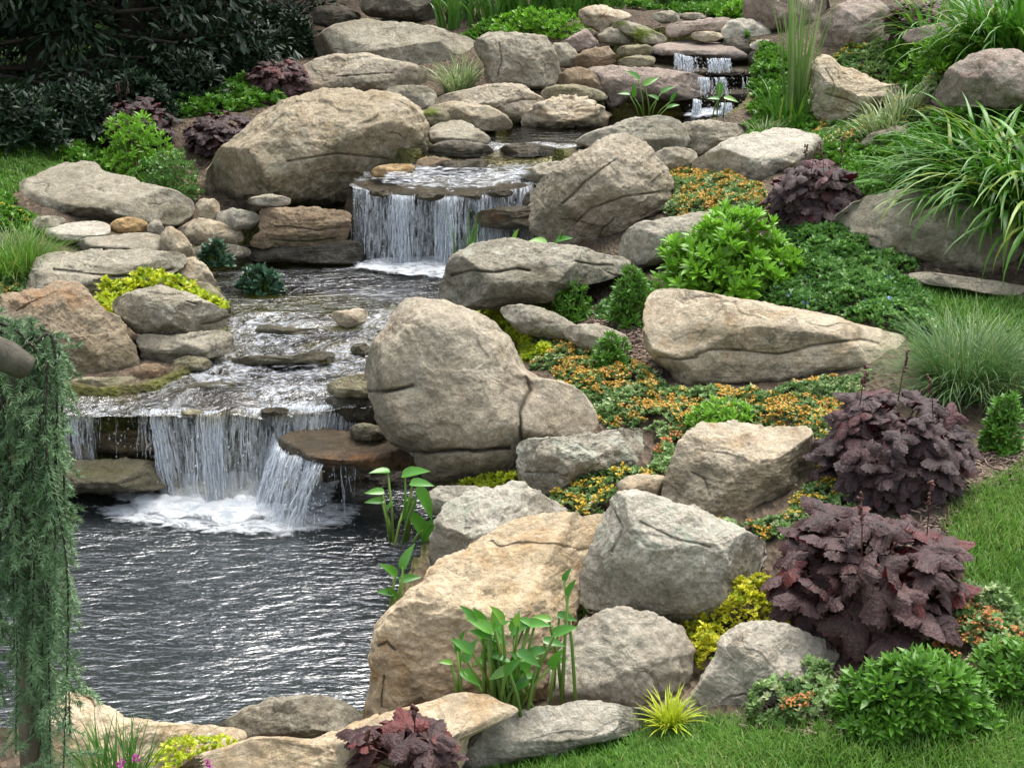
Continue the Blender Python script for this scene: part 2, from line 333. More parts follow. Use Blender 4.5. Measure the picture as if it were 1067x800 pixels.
def mat_water(name, tint, scale, dist, detail=3, white=0., stretch=(1, 1.6, 1), refl=1.45, gr=.07, body=0.):
    t = NT(name); v = t.n('TexCoord').outputs['Object']; sv = t.scalevec(v, stretch)
    n1 = t.noise(sv, scale, detail, .5, .7); n2 = t.noise(sv, scale*3.1, 2, .5, .4)
    h = t.math('MULTIPLY_ADD', n2, .28, n1); h = t.math('MULTIPLY', h, t.rng(t.noise(v, 1.6, 3), .35, .65, .45, 1.25)); nb = t.bump(h, 1., dist)
    fr = t.n('Fresnel'); fr.inputs['IOR'].default_value = refl; t.link(nb, fr.inputs['Normal'])
    gl = t.n('BsdfGlossy'); gl.inputs['Roughness'].default_value = gr; t.link(nb, gl.inputs['Normal'])
    tr = t.n('BsdfTransparent'); tr.inputs[0].default_value = (*tint, 1); mx = t.n('MixShader'); t.link(fr.outputs[0], mx.inputs[0]); t.link(tr.outputs[0], mx.inputs[1]); t.link(gl.outputs[0], mx.inputs[2]); o = mx.outputs[0]
    if body:
        db = t.n('BsdfDiffuse'); db.inputs[0].default_value = (.12, .145, .15, 1); mb = t.n('MixShader'); mb.inputs[0].default_value = body; t.link(tr.outputs[0], mb.inputs[1]); t.link(db.outputs[0], mb.inputs[2]); t.link(mb.outputs[0], mx.inputs[1])
    if white:
        df = princ(t, (.75, .79, .82), .35); m2 = t.n('MixShader'); fn = t.math('MULTIPLY', t.rng(t.noise(sv, scale*1.1, 8, .8, 1.2), .46, .66), white)
        f2 = t.math('MULTIPLY', fn, t.rng(t.noise(v, 3.5, 3), .35, .6)); t.link(f2, m2.inputs[0]); t.link(o, m2.inputs[1]); t.link(df.outputs[0], m2.inputs[2]); o = m2.outputs[0]
    t.link(o, t.out.inputs[0]); return t.m
WM = {'pond': mat_water('pond_water_surface', (.30, .33, .30), 12.5, .0165, 3, stretch=(.75, 1.9, 1), refl=2.2, gr=.12, body=.2),
      'mid': mat_water('stream_water_surface', (.72, .70, .46), 11, .026, 3, .22, refl=1.7, stretch=(.8, 1.9, 1)),
      'riff': mat_water('riffle_water_surface', (.80, .72, .52), 14, .055, 5, .6, (1.2, 1.0, 1), 1.9),
      'upper': mat_water('upper_pool_surface', (.60, .56, .36), 9, .018, 2, 0, (.6, 1.8, 1), 1.5)}
def mat_fall(name, k, lo=.45, hi=.62, dens=.8):
    t = NT(name); a = t.n('SeparateXYZ'); t.link(t.attr('luv').outputs['Vector'], a.inputs[0])
    cv = t.n('CombineXYZ'); t.link(t.math('MULTIPLY', a.outputs[0], k), cv.inputs[0]); t.link(t.math('MULTIPLY', a.outputs[1], 1.3), cv.inputs[1]); t.link(a.outputs[2], cv.inputs[2])
    n = t.noise(cv.outputs[0], 1.0, 6, .65, .6); f = t.math('MULTIPLY', t.rng(n, lo, hi), dens)
    f = t.math('MULTIPLY', f, t.rng(t.noise(t.scalevec(cv.outputs[0], (.22, .30, 1)), 1.0, 3), .36, .56, .25, 1.15))
    p = princ(t, (.74, .79, .84), .25, None, .6); p.inputs['Alpha'].default_value = 1
    tl = t.n('BsdfTranslucent'); tl.inputs[0].default_value = (.74, .79, .84, 1); m1 = t.n('MixShader'); m1.inputs[0].default_value = .35; t.link(p.outputs[0], m1.inputs[1]); t.link(tl.outputs[0], m1.inputs[2])
    tr = t.n('BsdfTransparent'); mx = t.n('MixShader'); t.link(f, mx.inputs[0]); t.link(tr.outputs[0], mx.inputs[1]); t.link(m1.outputs[0], mx.inputs[2]); t.link(mx.outputs[0], t.out.inputs[0]); return t.m
FALL = mat_fall('falling_water_curtain', 1.8, .42, .64, .62); STRAND = mat_fall('falling_water_strand', 1., .34, .58, .68)
def mat_foam():
    t = NT('foam'); v = t.n('TexCoord').outputs['Object']; a = t.n('SeparateXYZ'); t.link(t.attr('luv').outputs['Vector'], a.inputs[0])
    n = t.noise(t.scalevec(v, (.8, 1.5, 1)), 14, 9, .72, 1.4); f = t.rng(t.math('ADD', n, t.math('MULTIPLY_ADD', a.outputs[2], .75, -.55)), .40, .62)
    p = princ(t, (.78, .82, .85), .5, t.bump(n, 1., .03)); tr = t.n('BsdfTransparent'); mx = t.n('MixShader'); t.link(t.math('MULTIPLY', f, .86), mx.inputs[0]); t.link(tr.outputs[0], mx.inputs[1]); t.link(p.outputs[0], mx.inputs[2]); t.link(mx.outputs[0], t.out.inputs[0]); return t.m
FOAM = mat_foam()
# ------------------------------------------------------------ terrain
def inpoly(x, y, P):
    r = np.zeros(x.shape, bool); n = len(P)
    for i in range(n):
        x0, y0 = P[i]; x1, y1 = P[(i+1) % n]
        c = ((y0 > y) != (y1 > y)) & (x < (x1-x0)*(y-y0)/(y1-y0+1e-12)+x0); r ^= c
    return r
def sdist(x, y, P):
    d = np.full(x.shape, 1e9); n = len(P)
    for i in range(n):
        a = P[i]; b = P[(i+1) % n]; ab = b-a; t = np.clip(((x-a[0])*ab[0]+(y-a[1])*ab[1])/(ab@ab+1e-12), 0, 1)
        d = np.minimum(d, np.hypot(x-a[0]-t*ab[0], y-a[1]-t*ab[1]))
    return np.where(inpoly(x, y, P), -d, d)
_c = '''600,790,.26 700,770,.28 520,800,.24 870,745,.35 1067,790,.35 1067,700,.38 905,655,.38 1060,600,.42 1067,500,.50 1000,540,.46
930,500,.48 820,640,.36 700,640,.28 610,650,.20 600,500,.33 560,520,.28 700,540,.37 640,440,.42 740,420,.47 840,420,.50 1060,400,.56 1060,310,.64
900,310,.66 1040,290,.66 760,330,.54 650,350,.50 560,350,.42 640,300,.56 540,320,.42 850,222,.81 920,190,.88 1060,230,.86 740,215,.76 660,270,.56
700,180,.79 790,192,.80 880,160,.92 760,128,.88 850,125,.91 1010,115,1.06 1060,108,1.08 1000,55,1.32 900,55,1.26 820,25,1.38 900,5,1.52 1060,10,1.6
640,30,1.33 600,5,1.46 450,25,1.32 520,88,1.0 470,100,.92 430,112,.88 380,95,.95 330,90,.98 300,205,.56 200,150,.78 250,100,.95 290,95,.97
140,180,.66 30,190,.70 30,155,.82 100,235,.56 0,235,.60 160,262,.46 30,290,.47 75,400,.34 0,430,.32 75,330,.42 215,300,.42 700,10,1.40 760,14,1.40 130,870,.06 330,850,.14 -100,860,.06 440,762,.08 960,108,1.02'''
_c = np.array([[float(q) for q in s.split(',')] for s in _c.split()])
_w = at_z(_c[:, 0], _c[:, 1], _c[:, 2])
_x = np.array([(-2.5, 2.2, .25), (0, 1.2, .25), (2.5, 1.5, .35), (3.5, 3.5, .55), (-2.6, 4.5, .3), (-4, 7, .75), (4, 6, .95), (5, 9, 1.6), (-5, 10, 1.1), (-2, 12, 1.25),
               (0, 14, 1.7), (4, 14, 2.0), (-6, 15, 1.6), (-8, 3, .5), (8, 3, .9), (9, 9, 1.8), (-10, 9, 1.0), (0, 20, 2.3), (10, 20, 2.8), (-10, 20, 2.2), (0, -6, .2), (-8, -6, .2), (8, -6, .4), (0, 30, 3), (-20, 30, 3), (20, 30, 3.4), (-25, 5, .8), (25, 5, 1.6)])
_p = np.vstack([_w, _x]); _n = len(_p)
def _K(d): return d*d*np.log(d+1e-9)
_D = np.hypot(_p[:, None, 0]-_p[None, :, 0], _p[:, None, 1]-_p[None, :, 1]); _A = np.zeros((_n+3, _n+3)); _A[:_n, :_n] = _K(_D)+np.eye(_n)*.02
_A[:_n, _n] = 1; _A[:_n, _n+1:] = _p[:, :2]; _A[_n:, :_n] = _A[:_n, _n:].T; _W = np.linalg.solve(_A, np.r_[_p[:, 2], 0, 0, 0])
# water bodies: outline (pixels on the level plane z = a + b*y) in world metres
def body(s, z0, z1=None, ya=0, yb=1):
    p = P2(s); z1 = z0 if z1 is None else z1; b = (z1-z0)/(yb-ya); a = z0-b*ya; d = rays(p[:, 0], p[:, 1]); t = (a-CAMZ)/(d[:, 2]-b*d[:, 1]); return (CAM+d*t[:, None])[:, :2], a, b
BOD = {'pond': body('-250,497 60,497 170,494 240,497 330,496 380,470 430,478 458,510 475,550 460,600 420,640 405,660 405,745 300,775 90,765 -250,800', 0.0),
       'riff': body('50,428 98,431 160,430 205,433 255,431 300,428 350,424 375,424 400,400 412,330 240,333 225,372 190,396 162,408 150,421 60,423', .31, .36, 4.6, 5.6),
       'mid': body('195,345 240,340 415,334 470,315 560,300 590,280 585,255 375,252 270,250 215,268 200,285 235,315', .362),
       'chute': body('366,194 385,201 420,206 470,207 520,203 560,194 590,160 600,152 480,150 430,172 385,180', .70, .835, 6.8, 7.45),
       'upper': body('440,160 520,163 600,160 640,150 700,140 775,128 790,112 700,100 640,105 630,122 560,126 530,130 450,150', .84)}
def lev(k, y): return BOD[k][1]+BOD[k][2]*y
def ZG(x, y):
    x = np.asarray(x, float); y = np.asarray(y, float); sh = x.shape; x = x.ravel(); y = y.ravel(); z = np.empty(len(x))
    for i in range(0, len(x), 20000):
        xs, ys = x[i:i+20000], y[i:i+20000]; d = np.hypot(xs[:, None]-_p[None, :, 0], ys[:, None]-_p[None, :, 1])
        z[i:i+20000] = _K(d)@_W[:_n]+_W[_n]+_W[_n+1]*xs+_W[_n+2]*ys
    z = np.clip(z, -.5, 6)
    near = (np.abs(x) < 4) & (y > 1) & (y < 11)
    if near.any():
        xn, yn, zn = x[near], y[near], z[near]; S = {k: sdist(xn, yn, BOD[k][0]) for k in BOD}
        for k in BOD:
            l = lev(k, yn)+.035; f = np.clip(1-S[k]/.35, 0, 1); zn = np.where((S[k] > 0) & (zn < l), zn+(l-zn)*np.minimum(1, f*1.6), zn)
        for k, dp in (('upper', .10), ('chute', .05), ('mid', .13), ('riff', .04), ('pond', .5)):
            l = lev(k, yn); zn = np.where(S[k] < 0, np.minimum(zn, l-np.minimum(dp, .012-S[k]*1.6)), zn)
        z[near] = zn
    return z.reshape(sh)
def hit(px, py):
    px = np.atleast_1d(np.asarray(px, float)); py = np.atleast_1d(np.asarray(py, float)); d = rays(px, py); s = np.geomspace(1.2, 30, 420)
    P = CAM+d[:, None]*s[None, :, None]; g = P[..., 2]-ZG(P[..., 0], P[..., 1]); i = np.argmax(g < 0, axis=1); i = np.where((g < 0).any(1), i, len(s)-1); i = np.maximum(i, 1)
    r = np.arange(len(px)); a = g[r, i-1]; b = g[r, i]; t = s[i-1]+(s[i]-s[i-1])*np.clip(a/(a-b+1e-9), 0, 1); return CAM+d*t[:, None]
LAWNS = [P2('440,815 520,788 600,775 690,757 740,752 870,757 940,744 1067,712 1160,690 1500,640 1800,900 200,1000'), P2('1000,525 1067,488 1180,465 1700,430 1700,700 1067,655 1012,605 985,560'),
         P2('928,298 975,294 1067,314 1150,330 1500,330 1500,440 1067,425 965,402 950,350'), P2('-120,150 60,150 105,152 60,178 5,205 -120,225')]
LW = [hit(p[:, 0], p[:, 1])[:, :2] for p in LAWNS]
def axis(lo, hi, step, far):
    c = list(np.arange(lo, hi, step)); a = lo; s = step
    while a > -far: s *= 1.35; a -= s; c.insert(0, a)
    a = c[-1]; s = step
    while a < far: s *= 1.35; a += s; c.append(a)
    return np.array(c)
gx = axis(-3.2, 3.4, .025, 600); gy = axis(1.4, 11.5, .03, 600)
GX, GY = np.meshgrid(gx, gy); GZ = ZG(GX, GY)
GZ = GZ+.012*fbm(np.stack([GX.ravel()*6, GY.ravel()*6, GX.ravel()*0], 1), 3, 5).reshape(GX.shape)
nx, ny = len(gx), len(gy); ii = np.arange((ny-1)*(nx-1)); ri, ci = ii//(nx-1), ii % (nx-1); a0 = ri*nx+ci
fx, fy = GX.ravel(), GY.ravel(); lawn = np.zeros(len(fx)); bed = np.zeros(len(fx))
for P in LW: lawn = np.maximum(lawn, np.clip(.5-sdist(fx, fy, P)/.04, 0, 1))
lawn = np.maximum(lawn, ((np.abs(fx) > 3.2) | (fy < 1.5)))
for k in BOD: bed = np.maximum(bed, np.clip(1-sdist(fx, fy, BOD[k][0])/.06, 0, 1))
g = mesh('ground', np.stack([fx, fy, GZ.ravel()], 1), np.stack([a0, a0+1, a0+nx+1, a0+nx], 1).ravel(), np.arange(len(ii))*4, GROUND, None, {'lawn': lawn, 'bed': bed}, True, (0, 0, 0)); tag(g, kind='structure')

# ------------------------------------------------------------ water surfaces
def water(name, key, mat, lift=0., amp=0., step=.03, grow=.05):
    P, a, b = BOD[key]; x0, y0 = P.min(0)-grow; x1, y1 = P.max(0)+grow; xs = np.arange(x0, x1+step, step); ys = np.arange(y0, y1+step, step)
    X, Y = np.meshgrid(xs, ys); S = sdist(X.ravel(), Y.ravel(), P).reshape(X.shape); cc = (S[:-1, :-1]+S[1:, 1:])/2 < grow
    Z = a+b*Y+lift+amp*fbm(np.stack([X.ravel()*7, Y.ravel()*9, X.ravel()*0], 1), 3, 9).reshape(X.shape)
    r, c = np.nonzero(cc); n = X.shape[1]; k = r*n+c; q = np.stack([k, k+1, k+n+1, k+n], 1); u, inv = np.unique(q, return_inverse=True)
    V = np.stack([X.ravel(), Y.ravel(), Z.ravel()], 1)[u]
    return tag(mesh(name, V, inv.ravel(), np.arange(len(q))*4, mat, None, None, True, (0, 0, float(V[:, 2].mean()))), kind='structure')
water('pond_water', 'pond', WM['pond'], 0, .002)
water('pool_water', 'mid', WM['mid'], 0, .003)
water('riffle_water', 'riff', WM['riff'], .008, .010, .02)
water('chute_water', 'chute', WM['riff'], .010, .008, .02, .01)
water('upper_pool_water', 'upper', WM['upper'], 0, .0, .03)

# ------------------------------------------------------------ rocks
def cat_rom(p, k=12):
    n = len(p); out = []
    for i in range(n):
        a, b, c, d = p[i-1], p[i], p[(i+1) % n], p[(i+2) % n]
        for t in np.linspace(0, 1, k, endpoint=False): out.append(.5*((2*b)+(c-a)*t+(2*a-5*b+4*c-d)*t*t+(3*b-a-3*c+d)*t**3))
    return np.array(out)
def ell(s):
    cx, cy_, rx, ry = [float(q) for q in s.split()]; rs = np.random.RandomState(int(cx*7+cy_)); th = np.linspace(0, 2*math.pi, 11)[:-1]
    k = 1+rs.uniform(-.09, .09, 10); return np.stack([cx+rx*np.cos(th)*k, cy_+ry*np.sin(th)*k], 1)
NR = [0]; ROCKS = {}
def rock(name, label, pts, mat, y=None, base=None, dep=.8, push=.2, e=2.1, planes=(), cracks='', amp=1., ang=6, c=None, stain='', lichen='', rust='', moss='', wetz=None, group=None, back=1., cat=None, soft=.07, par=None):
    e = e if e != 2.1 else (3.3 if name == 'flat_stone' else 2.3); NR[0] += 1; rs = np.random.RandomState(NR[0]*31)
    p = P2(pts) if len(pts.split()) > 4 else ell(pts)
    o = cat_rom(p); x, yv = o[:, 0], o[:, 1]; xn, yn = np.roll(x, -1), np.roll(yv, -1); cr = x*yn-xn*yv; A = cr.sum()/2
    ctr = np.array([((x+xn)*cr).sum(), ((yv+yn)*cr).sum()])/(6*A) if c is None else np.array(c, float); A = abs(A)
    wpx, hpx = np.ptp(x), np.ptp(yv); th = np.arctan2(o[:, 1]-ctr[1], o[:, 0]-ctr[0]); r = np.hypot(o[:, 0]-ctr[0], o[:, 1]-ctr[1])
    size = math.sqrt(wpx*hpx); nT = int(np.clip(size*1.9, 56, 300)); nS = int(np.clip(size*.42, 14, 76))
    if cracks and size > 55: nT = int(min(560, size*3.6)); nS = int(min(150, size*.85))
    TH = np.linspace(-math.pi, math.pi, nT, endpoint=False); od = np.argsort(th); R = np.interp(TH, th[od], r[od], period=2*math.pi); R = (R*2+np.roll(R, 1)+np.roll(R, -1))/4
    R = R*(1+.038*amp*fbm(np.stack([np.cos(TH)*3, np.sin(TH)*3, TH*0+NR[0]], 1), 4, NR[0], .6))
    if base is None:
        i = np.argmax(o[:, 1]-.02*np.abs(o[:, 0]-ctr[0])); base = o[i]
    if y is None: bp = hit(base[0], base[1])[0]
    else: bp = at_y(np.array(base[0]), np.array(base[1]), y)
    tb = float((bp-CAM)@FWD)
    s = np.sin(np.linspace(0, 1, nS+1)*math.pi/2); s[0] = 0
    Rm = size/2/FPX*tb; Df = dep*max(Rm, .55*wpx/2/FPX*tb); t0 = tb+push*Df
    CR = []
    def shell(s, front):
        PX = ctr[0]+np.outer(s, R*np.cos(TH)); PY = ctr[1]+np.outer(s, R*np.sin(TH)); prof = (1-np.minimum(s, 1)**e)**(1/e)
        d = rays(PX, PY)
        te = t0-Df*np.repeat(prof[:, None], nT, 1)
        tf = te.copy()
        if front or True:
            def cut(tf, P, n, k):
                n = unit(np.array(n, float)); q = d@n; tp = ((P-CAM)@n)/np.where(np.abs(q) < 1e-4, -1e-4, q); ok = q < -1e-3; tp = np.where(ok, tp, -9)
                m = np.maximum(tf, tp); dd = np.abs(tf-tp); hsm = np.clip(k-dd, 0, k); return np.where(ok, m+hsm*hsm/(4*k), tf)
            for (ax, ay, nrm, off) in planes:
                P = CAM+rays(ax, ay)*(t0-off*Df); tf = cut(tf, P, nrm, soft*Df)
            C0 = CAM+rays(*ctr)*t0
            for j in range(ang):
                nv = unit(np.array([rs.uniform(-1, 1), -rs.uniform(.25, 1), rs.uniform(-.3, 1)])); rr = abs(nv[0])*wpx/2/FPX*tb+abs(nv[2])*hpx/2/FPX*tb*1.0+abs(nv[1])*Df
                ell_r = math.sqrt((nv[0]*wpx/2/FPX*tb)**2+(nv[2]*hpx/2/FPX*tb)**2+(nv[1]*Df)**2); tf = cut(tf, C0+nv*ell_r*rs.uniform(.74, .93), nv, .045*Df)
            tf = np.minimum(tf, t0+2.2*Df)
        if not front:
            edge = tf[-1:] if abs(s[-1]-1) < 1e-6 else tf[:1]
            return PX, PY, d, edge+back*Df*np.repeat(prof[:, None], nT, 1)
        for cs in [q for q in cracks.split(';') if q.strip()]:
            q = cs.split('|'); cp_ = P2(q[0]); wd = float(q[1]) if len(q) > 1 else 1.8; dpz = float(q[2]) if len(q) > 2 else .05
            dm = np.full(PX.shape, 1e9)
            for i in range(len(cp_)-1):
                a, b = cp_[i], cp_[i+1]; ab = b-a; u = np.clip(((PX-a[0])*ab[0]+(PY-a[1])*ab[1])/(ab@ab), 0, 1); dm = np.minimum(dm, np.hypot(PX-a[0]-u*ab[0], PY-a[1]-u*ab[1]))
            taper = 1; wd = wd*.62; tf = tf+dpz*Df*1.1*np.exp(-(dm/wd)**2)+dpz*.45*Df*np.exp(-(dm/(wd*6))**2)
            if front: CR.append(np.exp(-(dm/max(.9, wd*.8))**2))
        return PX, PY, d, tf
    PX, PY, d, tf = shell(s, True); V1 = CAM+d*tf[..., None]
    sb = np.sin(np.linspace(1, 0, 9)[1:]*math.pi/2); sb2 = np.r_[1., sb]; bx, by, db, tbk = shell(sb2, False); V2 = (CAM+db*tbk[..., None])[1:]
    V = np.concatenate([V1[1:].reshape(-1, 3), V2.reshape(-1, 3)]); nr = nS+8
    pv = V1[0:1, 0]; V = np.vstack([pv, V]); PXY = np.vstack([[ctr], np.stack([PX[1:].ravel(), PY[1:].ravel()], 1), np.full((8*nT, 2), -9999.)])
    Cw = (CAM+rays(*ctr)*t0); dirn = unit(V-Cw); S = Rm
    q = V/max(S, .03)
    disp = (.040*fbm(q*1.2, 2, NR[0])+.030*fbm(q*3.6, 4, NR[0]+50)+.016*np.abs(fbm(q*5.5, 3, NR[0]+90)))*S*amp
    disp += .0035*fbm(V*30, 4, 3, .6)*amp
    if mat in ('olive', 'cream', 'sand', 'orange', 'wet', 'brown', 'dark') or name == 'flat_stone': disp += (.0018 if name == 'boulder' else .0045)*np.clip(fbm(V*np.array([5, 5, 55]), 3, NR[0], .6), -.9, .5)*min(1, S/.1)*amp
    fc = fbm(q*1.7+9, 2, NR[0]+33); disp += -.05*S*amp*np.clip((fc-.15)/.06, 0, 1)*.5   # a spalled flake
    V = V+dirn*disp[:, None]
    k = np.arange(nT); k2 = (k+1) % nT; faces = [np.stack([np.zeros(nT, int), 1+k2, 1+k], 1).ravel()]; st = [np.arange(nT)*3]; nl = nT*3
    for i in range(nr-1):
        a = 1+i*nT; f = np.stack([a+k, a+k2, a+nT+k2, a+nT+k], 1).ravel(); faces.append(f); st.append(nl+np.arange(nT)*4); nl += nT*4
    def spots(sx):
        v = np.zeros(len(V))
        for q in [q for q in sx.split(';') if q.strip()]:
            e_ = [float(u) for u in q.split()]; dd = np.hypot((PXY[:, 0]-e_[0])/e_[2], (PXY[:, 1]-e_[1])/e_[3]); v = np.maximum(v, (e_[4] if len(e_) > 4 else 1)*np.clip(1.5-dd*1.1, 0, 1))
        return v
    at = {'stain': spots(stain), 'lichen': spots(lichen), 'rust': spots(rust), 'moss': spots(moss)}
    if CR: cm = np.max(CR, 0); at['crack'] = np.r_[0, cm[1:].ravel(), np.zeros(8*nT)]*np.clip(.75+.6*fbm(V*25, 2, 8), 0, 1)
    if wetz is not None: at['wet'] = np.clip((wetz-V[:, 2])/.035+.5+.7*fbm(V*12, 2, 4), 0, 1)
    loops = np.concatenate(faces)
    # the ring order above runs clockwise seen from the camera: reverse each face when needed
    ob = mesh(name, V, loops, np.concatenate(st), RM[mat], None, at, True, tuple(Cw))
    tag(ob, label, cat or name.replace('_', ' '), group); ROCKS[NR[0]] = ob; return ob
B, S_, SL = 'boulder', 'stone', 'flat_stone'
G1 = 'stones of the stream bank'; G2 = 'stones stacked round the top fall'; G3 = 'boulders edging the garden bed'
# --- far left bank and upper pool
rock(B, 'huge rounded grey-tan boulder to the left of the middle waterfall', '213,205 211,188 222,167 245,140 275,117 310,101 350,94 390,92 420,98 440,114 448,135 447,157 438,176 422,190 400,200 380,206 350,215 300,222 250,220 225,216', 'bould', y=7.15, base=(300, 216), dep=.95, push=.5, stain='395 185 90 42 1; 310 205 120 34 1; 440 160 18 30 .9; 235 190 30 24 .6; 290 150 25 10 .4', group=G3, ang=4, cracks='300,168 350,160 400,165|2|.02', wetz=.62)
rock(B, 'long low grey boulder on the left bank beside the turf', '10,203 20,190 44,177 73,168 98,168 111,178 135,183 165,192 189,201 203,219 192,235 169,238 135,234 100,230 60,228 34,228 14,218', 'grey', y=6.95, base=(100, 232), dep=1.0, planes=[(100, 205, (0, -.25, 1), .55)], stain='90 222 70 16 1;160 225 50 12 .8', lichen='185 215 20 16 .8', group=G3)
rock(S_, 'round tan cobble wedged under the left end of the huge boulder', '216 218 13 11.5', 'bould', y=6.85, group=G1)
rock(S_, 'small oval grey cobble right of the round tan cobble', '248 229 23 12', 'lich', y=6.8, group=G1, wetz=.42)
rock(SL, 'thin flat pale stone tucked under the front of the huge boulder', '280 209.5 25 6.5', 'grey', y=6.8, group=G1)
rock(SL, 'layered ochre ledge stone under the right half of the huge boulder', '270,225 276,218 300,216 335,217 362,219 368,228 366,243 352,254 330,260 290,260 262,257 263,247 271,240', 'brown', y=6.72, base=(320, 262), dep=.7, cracks='275,238 300,236 330,240 365,236|1.6|.06;280,250 320,252 350,249|1.6|.05', stain='320 250 45 9 .8', group=G1, wetz=.42)
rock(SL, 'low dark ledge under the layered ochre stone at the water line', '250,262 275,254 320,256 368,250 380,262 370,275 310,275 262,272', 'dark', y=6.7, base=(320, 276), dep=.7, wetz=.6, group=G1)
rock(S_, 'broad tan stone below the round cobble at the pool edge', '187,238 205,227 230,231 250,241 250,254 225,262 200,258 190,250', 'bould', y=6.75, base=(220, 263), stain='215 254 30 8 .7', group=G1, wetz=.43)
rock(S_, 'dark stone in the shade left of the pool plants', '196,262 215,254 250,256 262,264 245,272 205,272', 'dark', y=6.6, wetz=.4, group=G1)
rock(S_, 'small orange-tan stone lying on the pale flat slabs', '133 235.5 21 9', 'orange', y=6.55, group=G1)
rock(S_, 'little grey stone right of the orange-tan stone', '162 238 9 9', 'grey', y=6.5, group=G1)
rock(SL, 'thin pale slab at the left end of the stacked slabs', '34,236 36,228 50,225 66,227 68,233 60,240 40,241', 'grey', y=6.5, group=G1)
rock(SL, 'pale flat slab in front of the long low boulder', '44,240 65,234 100,230 112,233 114,244 92,249 70,251 50,247', 'pale', y=6.42, planes=[(80, 243, (0, -.2, 1), .6)], group=G1)
rock(SL, 'darker flat slab below the orange-tan stone', '72,256 80,248 110,246 150,242 170,246 172,262 150,266 110,266 80,263', 'grey', y=6.3, planes=[(120, 254, (0, -.2, 1), .6)], stain='120 262 50 5 .8', group=G1)
rock(S_, 'upright rounded tan stone at the right end of the slabs', '168,240 178,236 190,243 200,258 206,270 200,280 182,274 170,260', 'bould', y=6.25, group=G1, wetz=.41)
rock(SL, 'large pale slab with an overhanging dark edge on the left bank', '26,312 29,292 38,270 55,262 90,260 115,259 140,259 165,260 190,264 192,272 182,282 165,290 150,300 110,312 60,320', 'grey', y=5.75, base=(80, 316), dep=.8, planes=[(100, 283, (0, -.35, 1), .75)], cracks='55,281 75,283 92,285 118,288 150,286 178,281|2.4|.10', stain='140 281 45 5 .8', group=G3)
rock(S_, 'rounded tan stone behind the yellow-green mat at the pool edge', '175,286 188,270 205,270 218,280 226,297 218,304 195,300', 'bould', y=5.9, group=G1, wetz=.42)
rock(S_, 'sloping greenish stone at the right tip of the yellow-green mat', '195,300 212,293 228,303 240,320 240,335 225,332 208,316', 'olive', y=5.6, group=G1, wetz=.38)
rock(B, 'big smooth brown boulder behind the blue spruce', '-20,340 -15,318 0,309 25,305 45,302 60,298 78,298 90,303 100,315 120,330 134,345 145,363 146,382 136,394 110,402 80,403 40,400 10,398 -15,380', 'tan', y=4.95, base=(90, 400), dep=.95, rust='60 310 50 14 .8', cracks='15,322 40,312 58,306|1.8|.04', stain='110 380 70 26 .8', group=G3, ang=4, wetz=.36)
rock(B, 'grey-green domed boulder under the yellow-green mat', '118,320 128,306 150,299 172,299 190,303 210,311 227,319 237,329 235,340 215,348 195,351 165,350 143,348 132,337', 'grey', y=5.15, base=(180, 350), dep=.9, stain='190 342 50 6 .8;220 335 18 8 .6', cracks='195,314 206,317|1.5|.06;210,338 225,335 236,330|1.6|.07', group=G3, wetz=.39)
rock(SL, 'thick flat stone under the grey-green domed boulder', '142,353 150,348 175,349 200,346 235,345 244,354 241,366 215,375 180,380 155,377 143,368', 'grey', y=5.05, base=(180, 380), dep=.8, stain='190 372 45 6 .8', group=G1, wetz=.37)
rock(SL, 'small flat tan stone at the foot of the stacked stones', '197 380 23 8.5', 'olive', y=4.98, group=G1, wetz=.36)
rock(S_, 'little rusty stone left of the small flat tan stone', '156 388.5 20 10', 'brown', y=4.85, group=G1, rust='156 388 20 8 .5')
rock(SL, 'thin mossy slab at the foot of the brown boulder', '72,398 88,392 115,393 140,392 142,401 125,411 90,416 70,412', 'olive', y=4.78, base=(95, 415), group=G1, wetz=.34)
rock(SL, 'wet mossy ledge above the small side fall', '45,424 75,414 110,411 148,409 154,416 146,426 128,433 95,434 60,432', 'olive', y=4.68, base=(95, 434), planes=[(100, 422, (0, -.1, 1), .7)], wetz=.35, group=G1)
rock(S_, 'wet brown stone in the middle of the small side fall', '88,458 108,449 148,449 168,456 176,468 155,474 130,477 95,468', 'wet', y=4.62, cracks='110,456 125,458 140,462|1.5|.06', group=G1)
rock(S_, 'small wet stone beside the spruce below the side fall', '60,472 80,464 96,468 98,478 80,483 62,482', 'wet', y=4.55, group=G1)
rock(SL, 'wide green-stained ledge standing in the pond left of the lowest fall', '50,490 75,481 110,478 150,479 175,486 186,497 172,508 140,512 90,514 50,512', 'olive', y=4.42, base=(110, 513), dep=1.1, planes=[(110, 492, (0, -.15, 1), .6)], wetz=.2, moss='90 492 50 7 .35', group=G1)
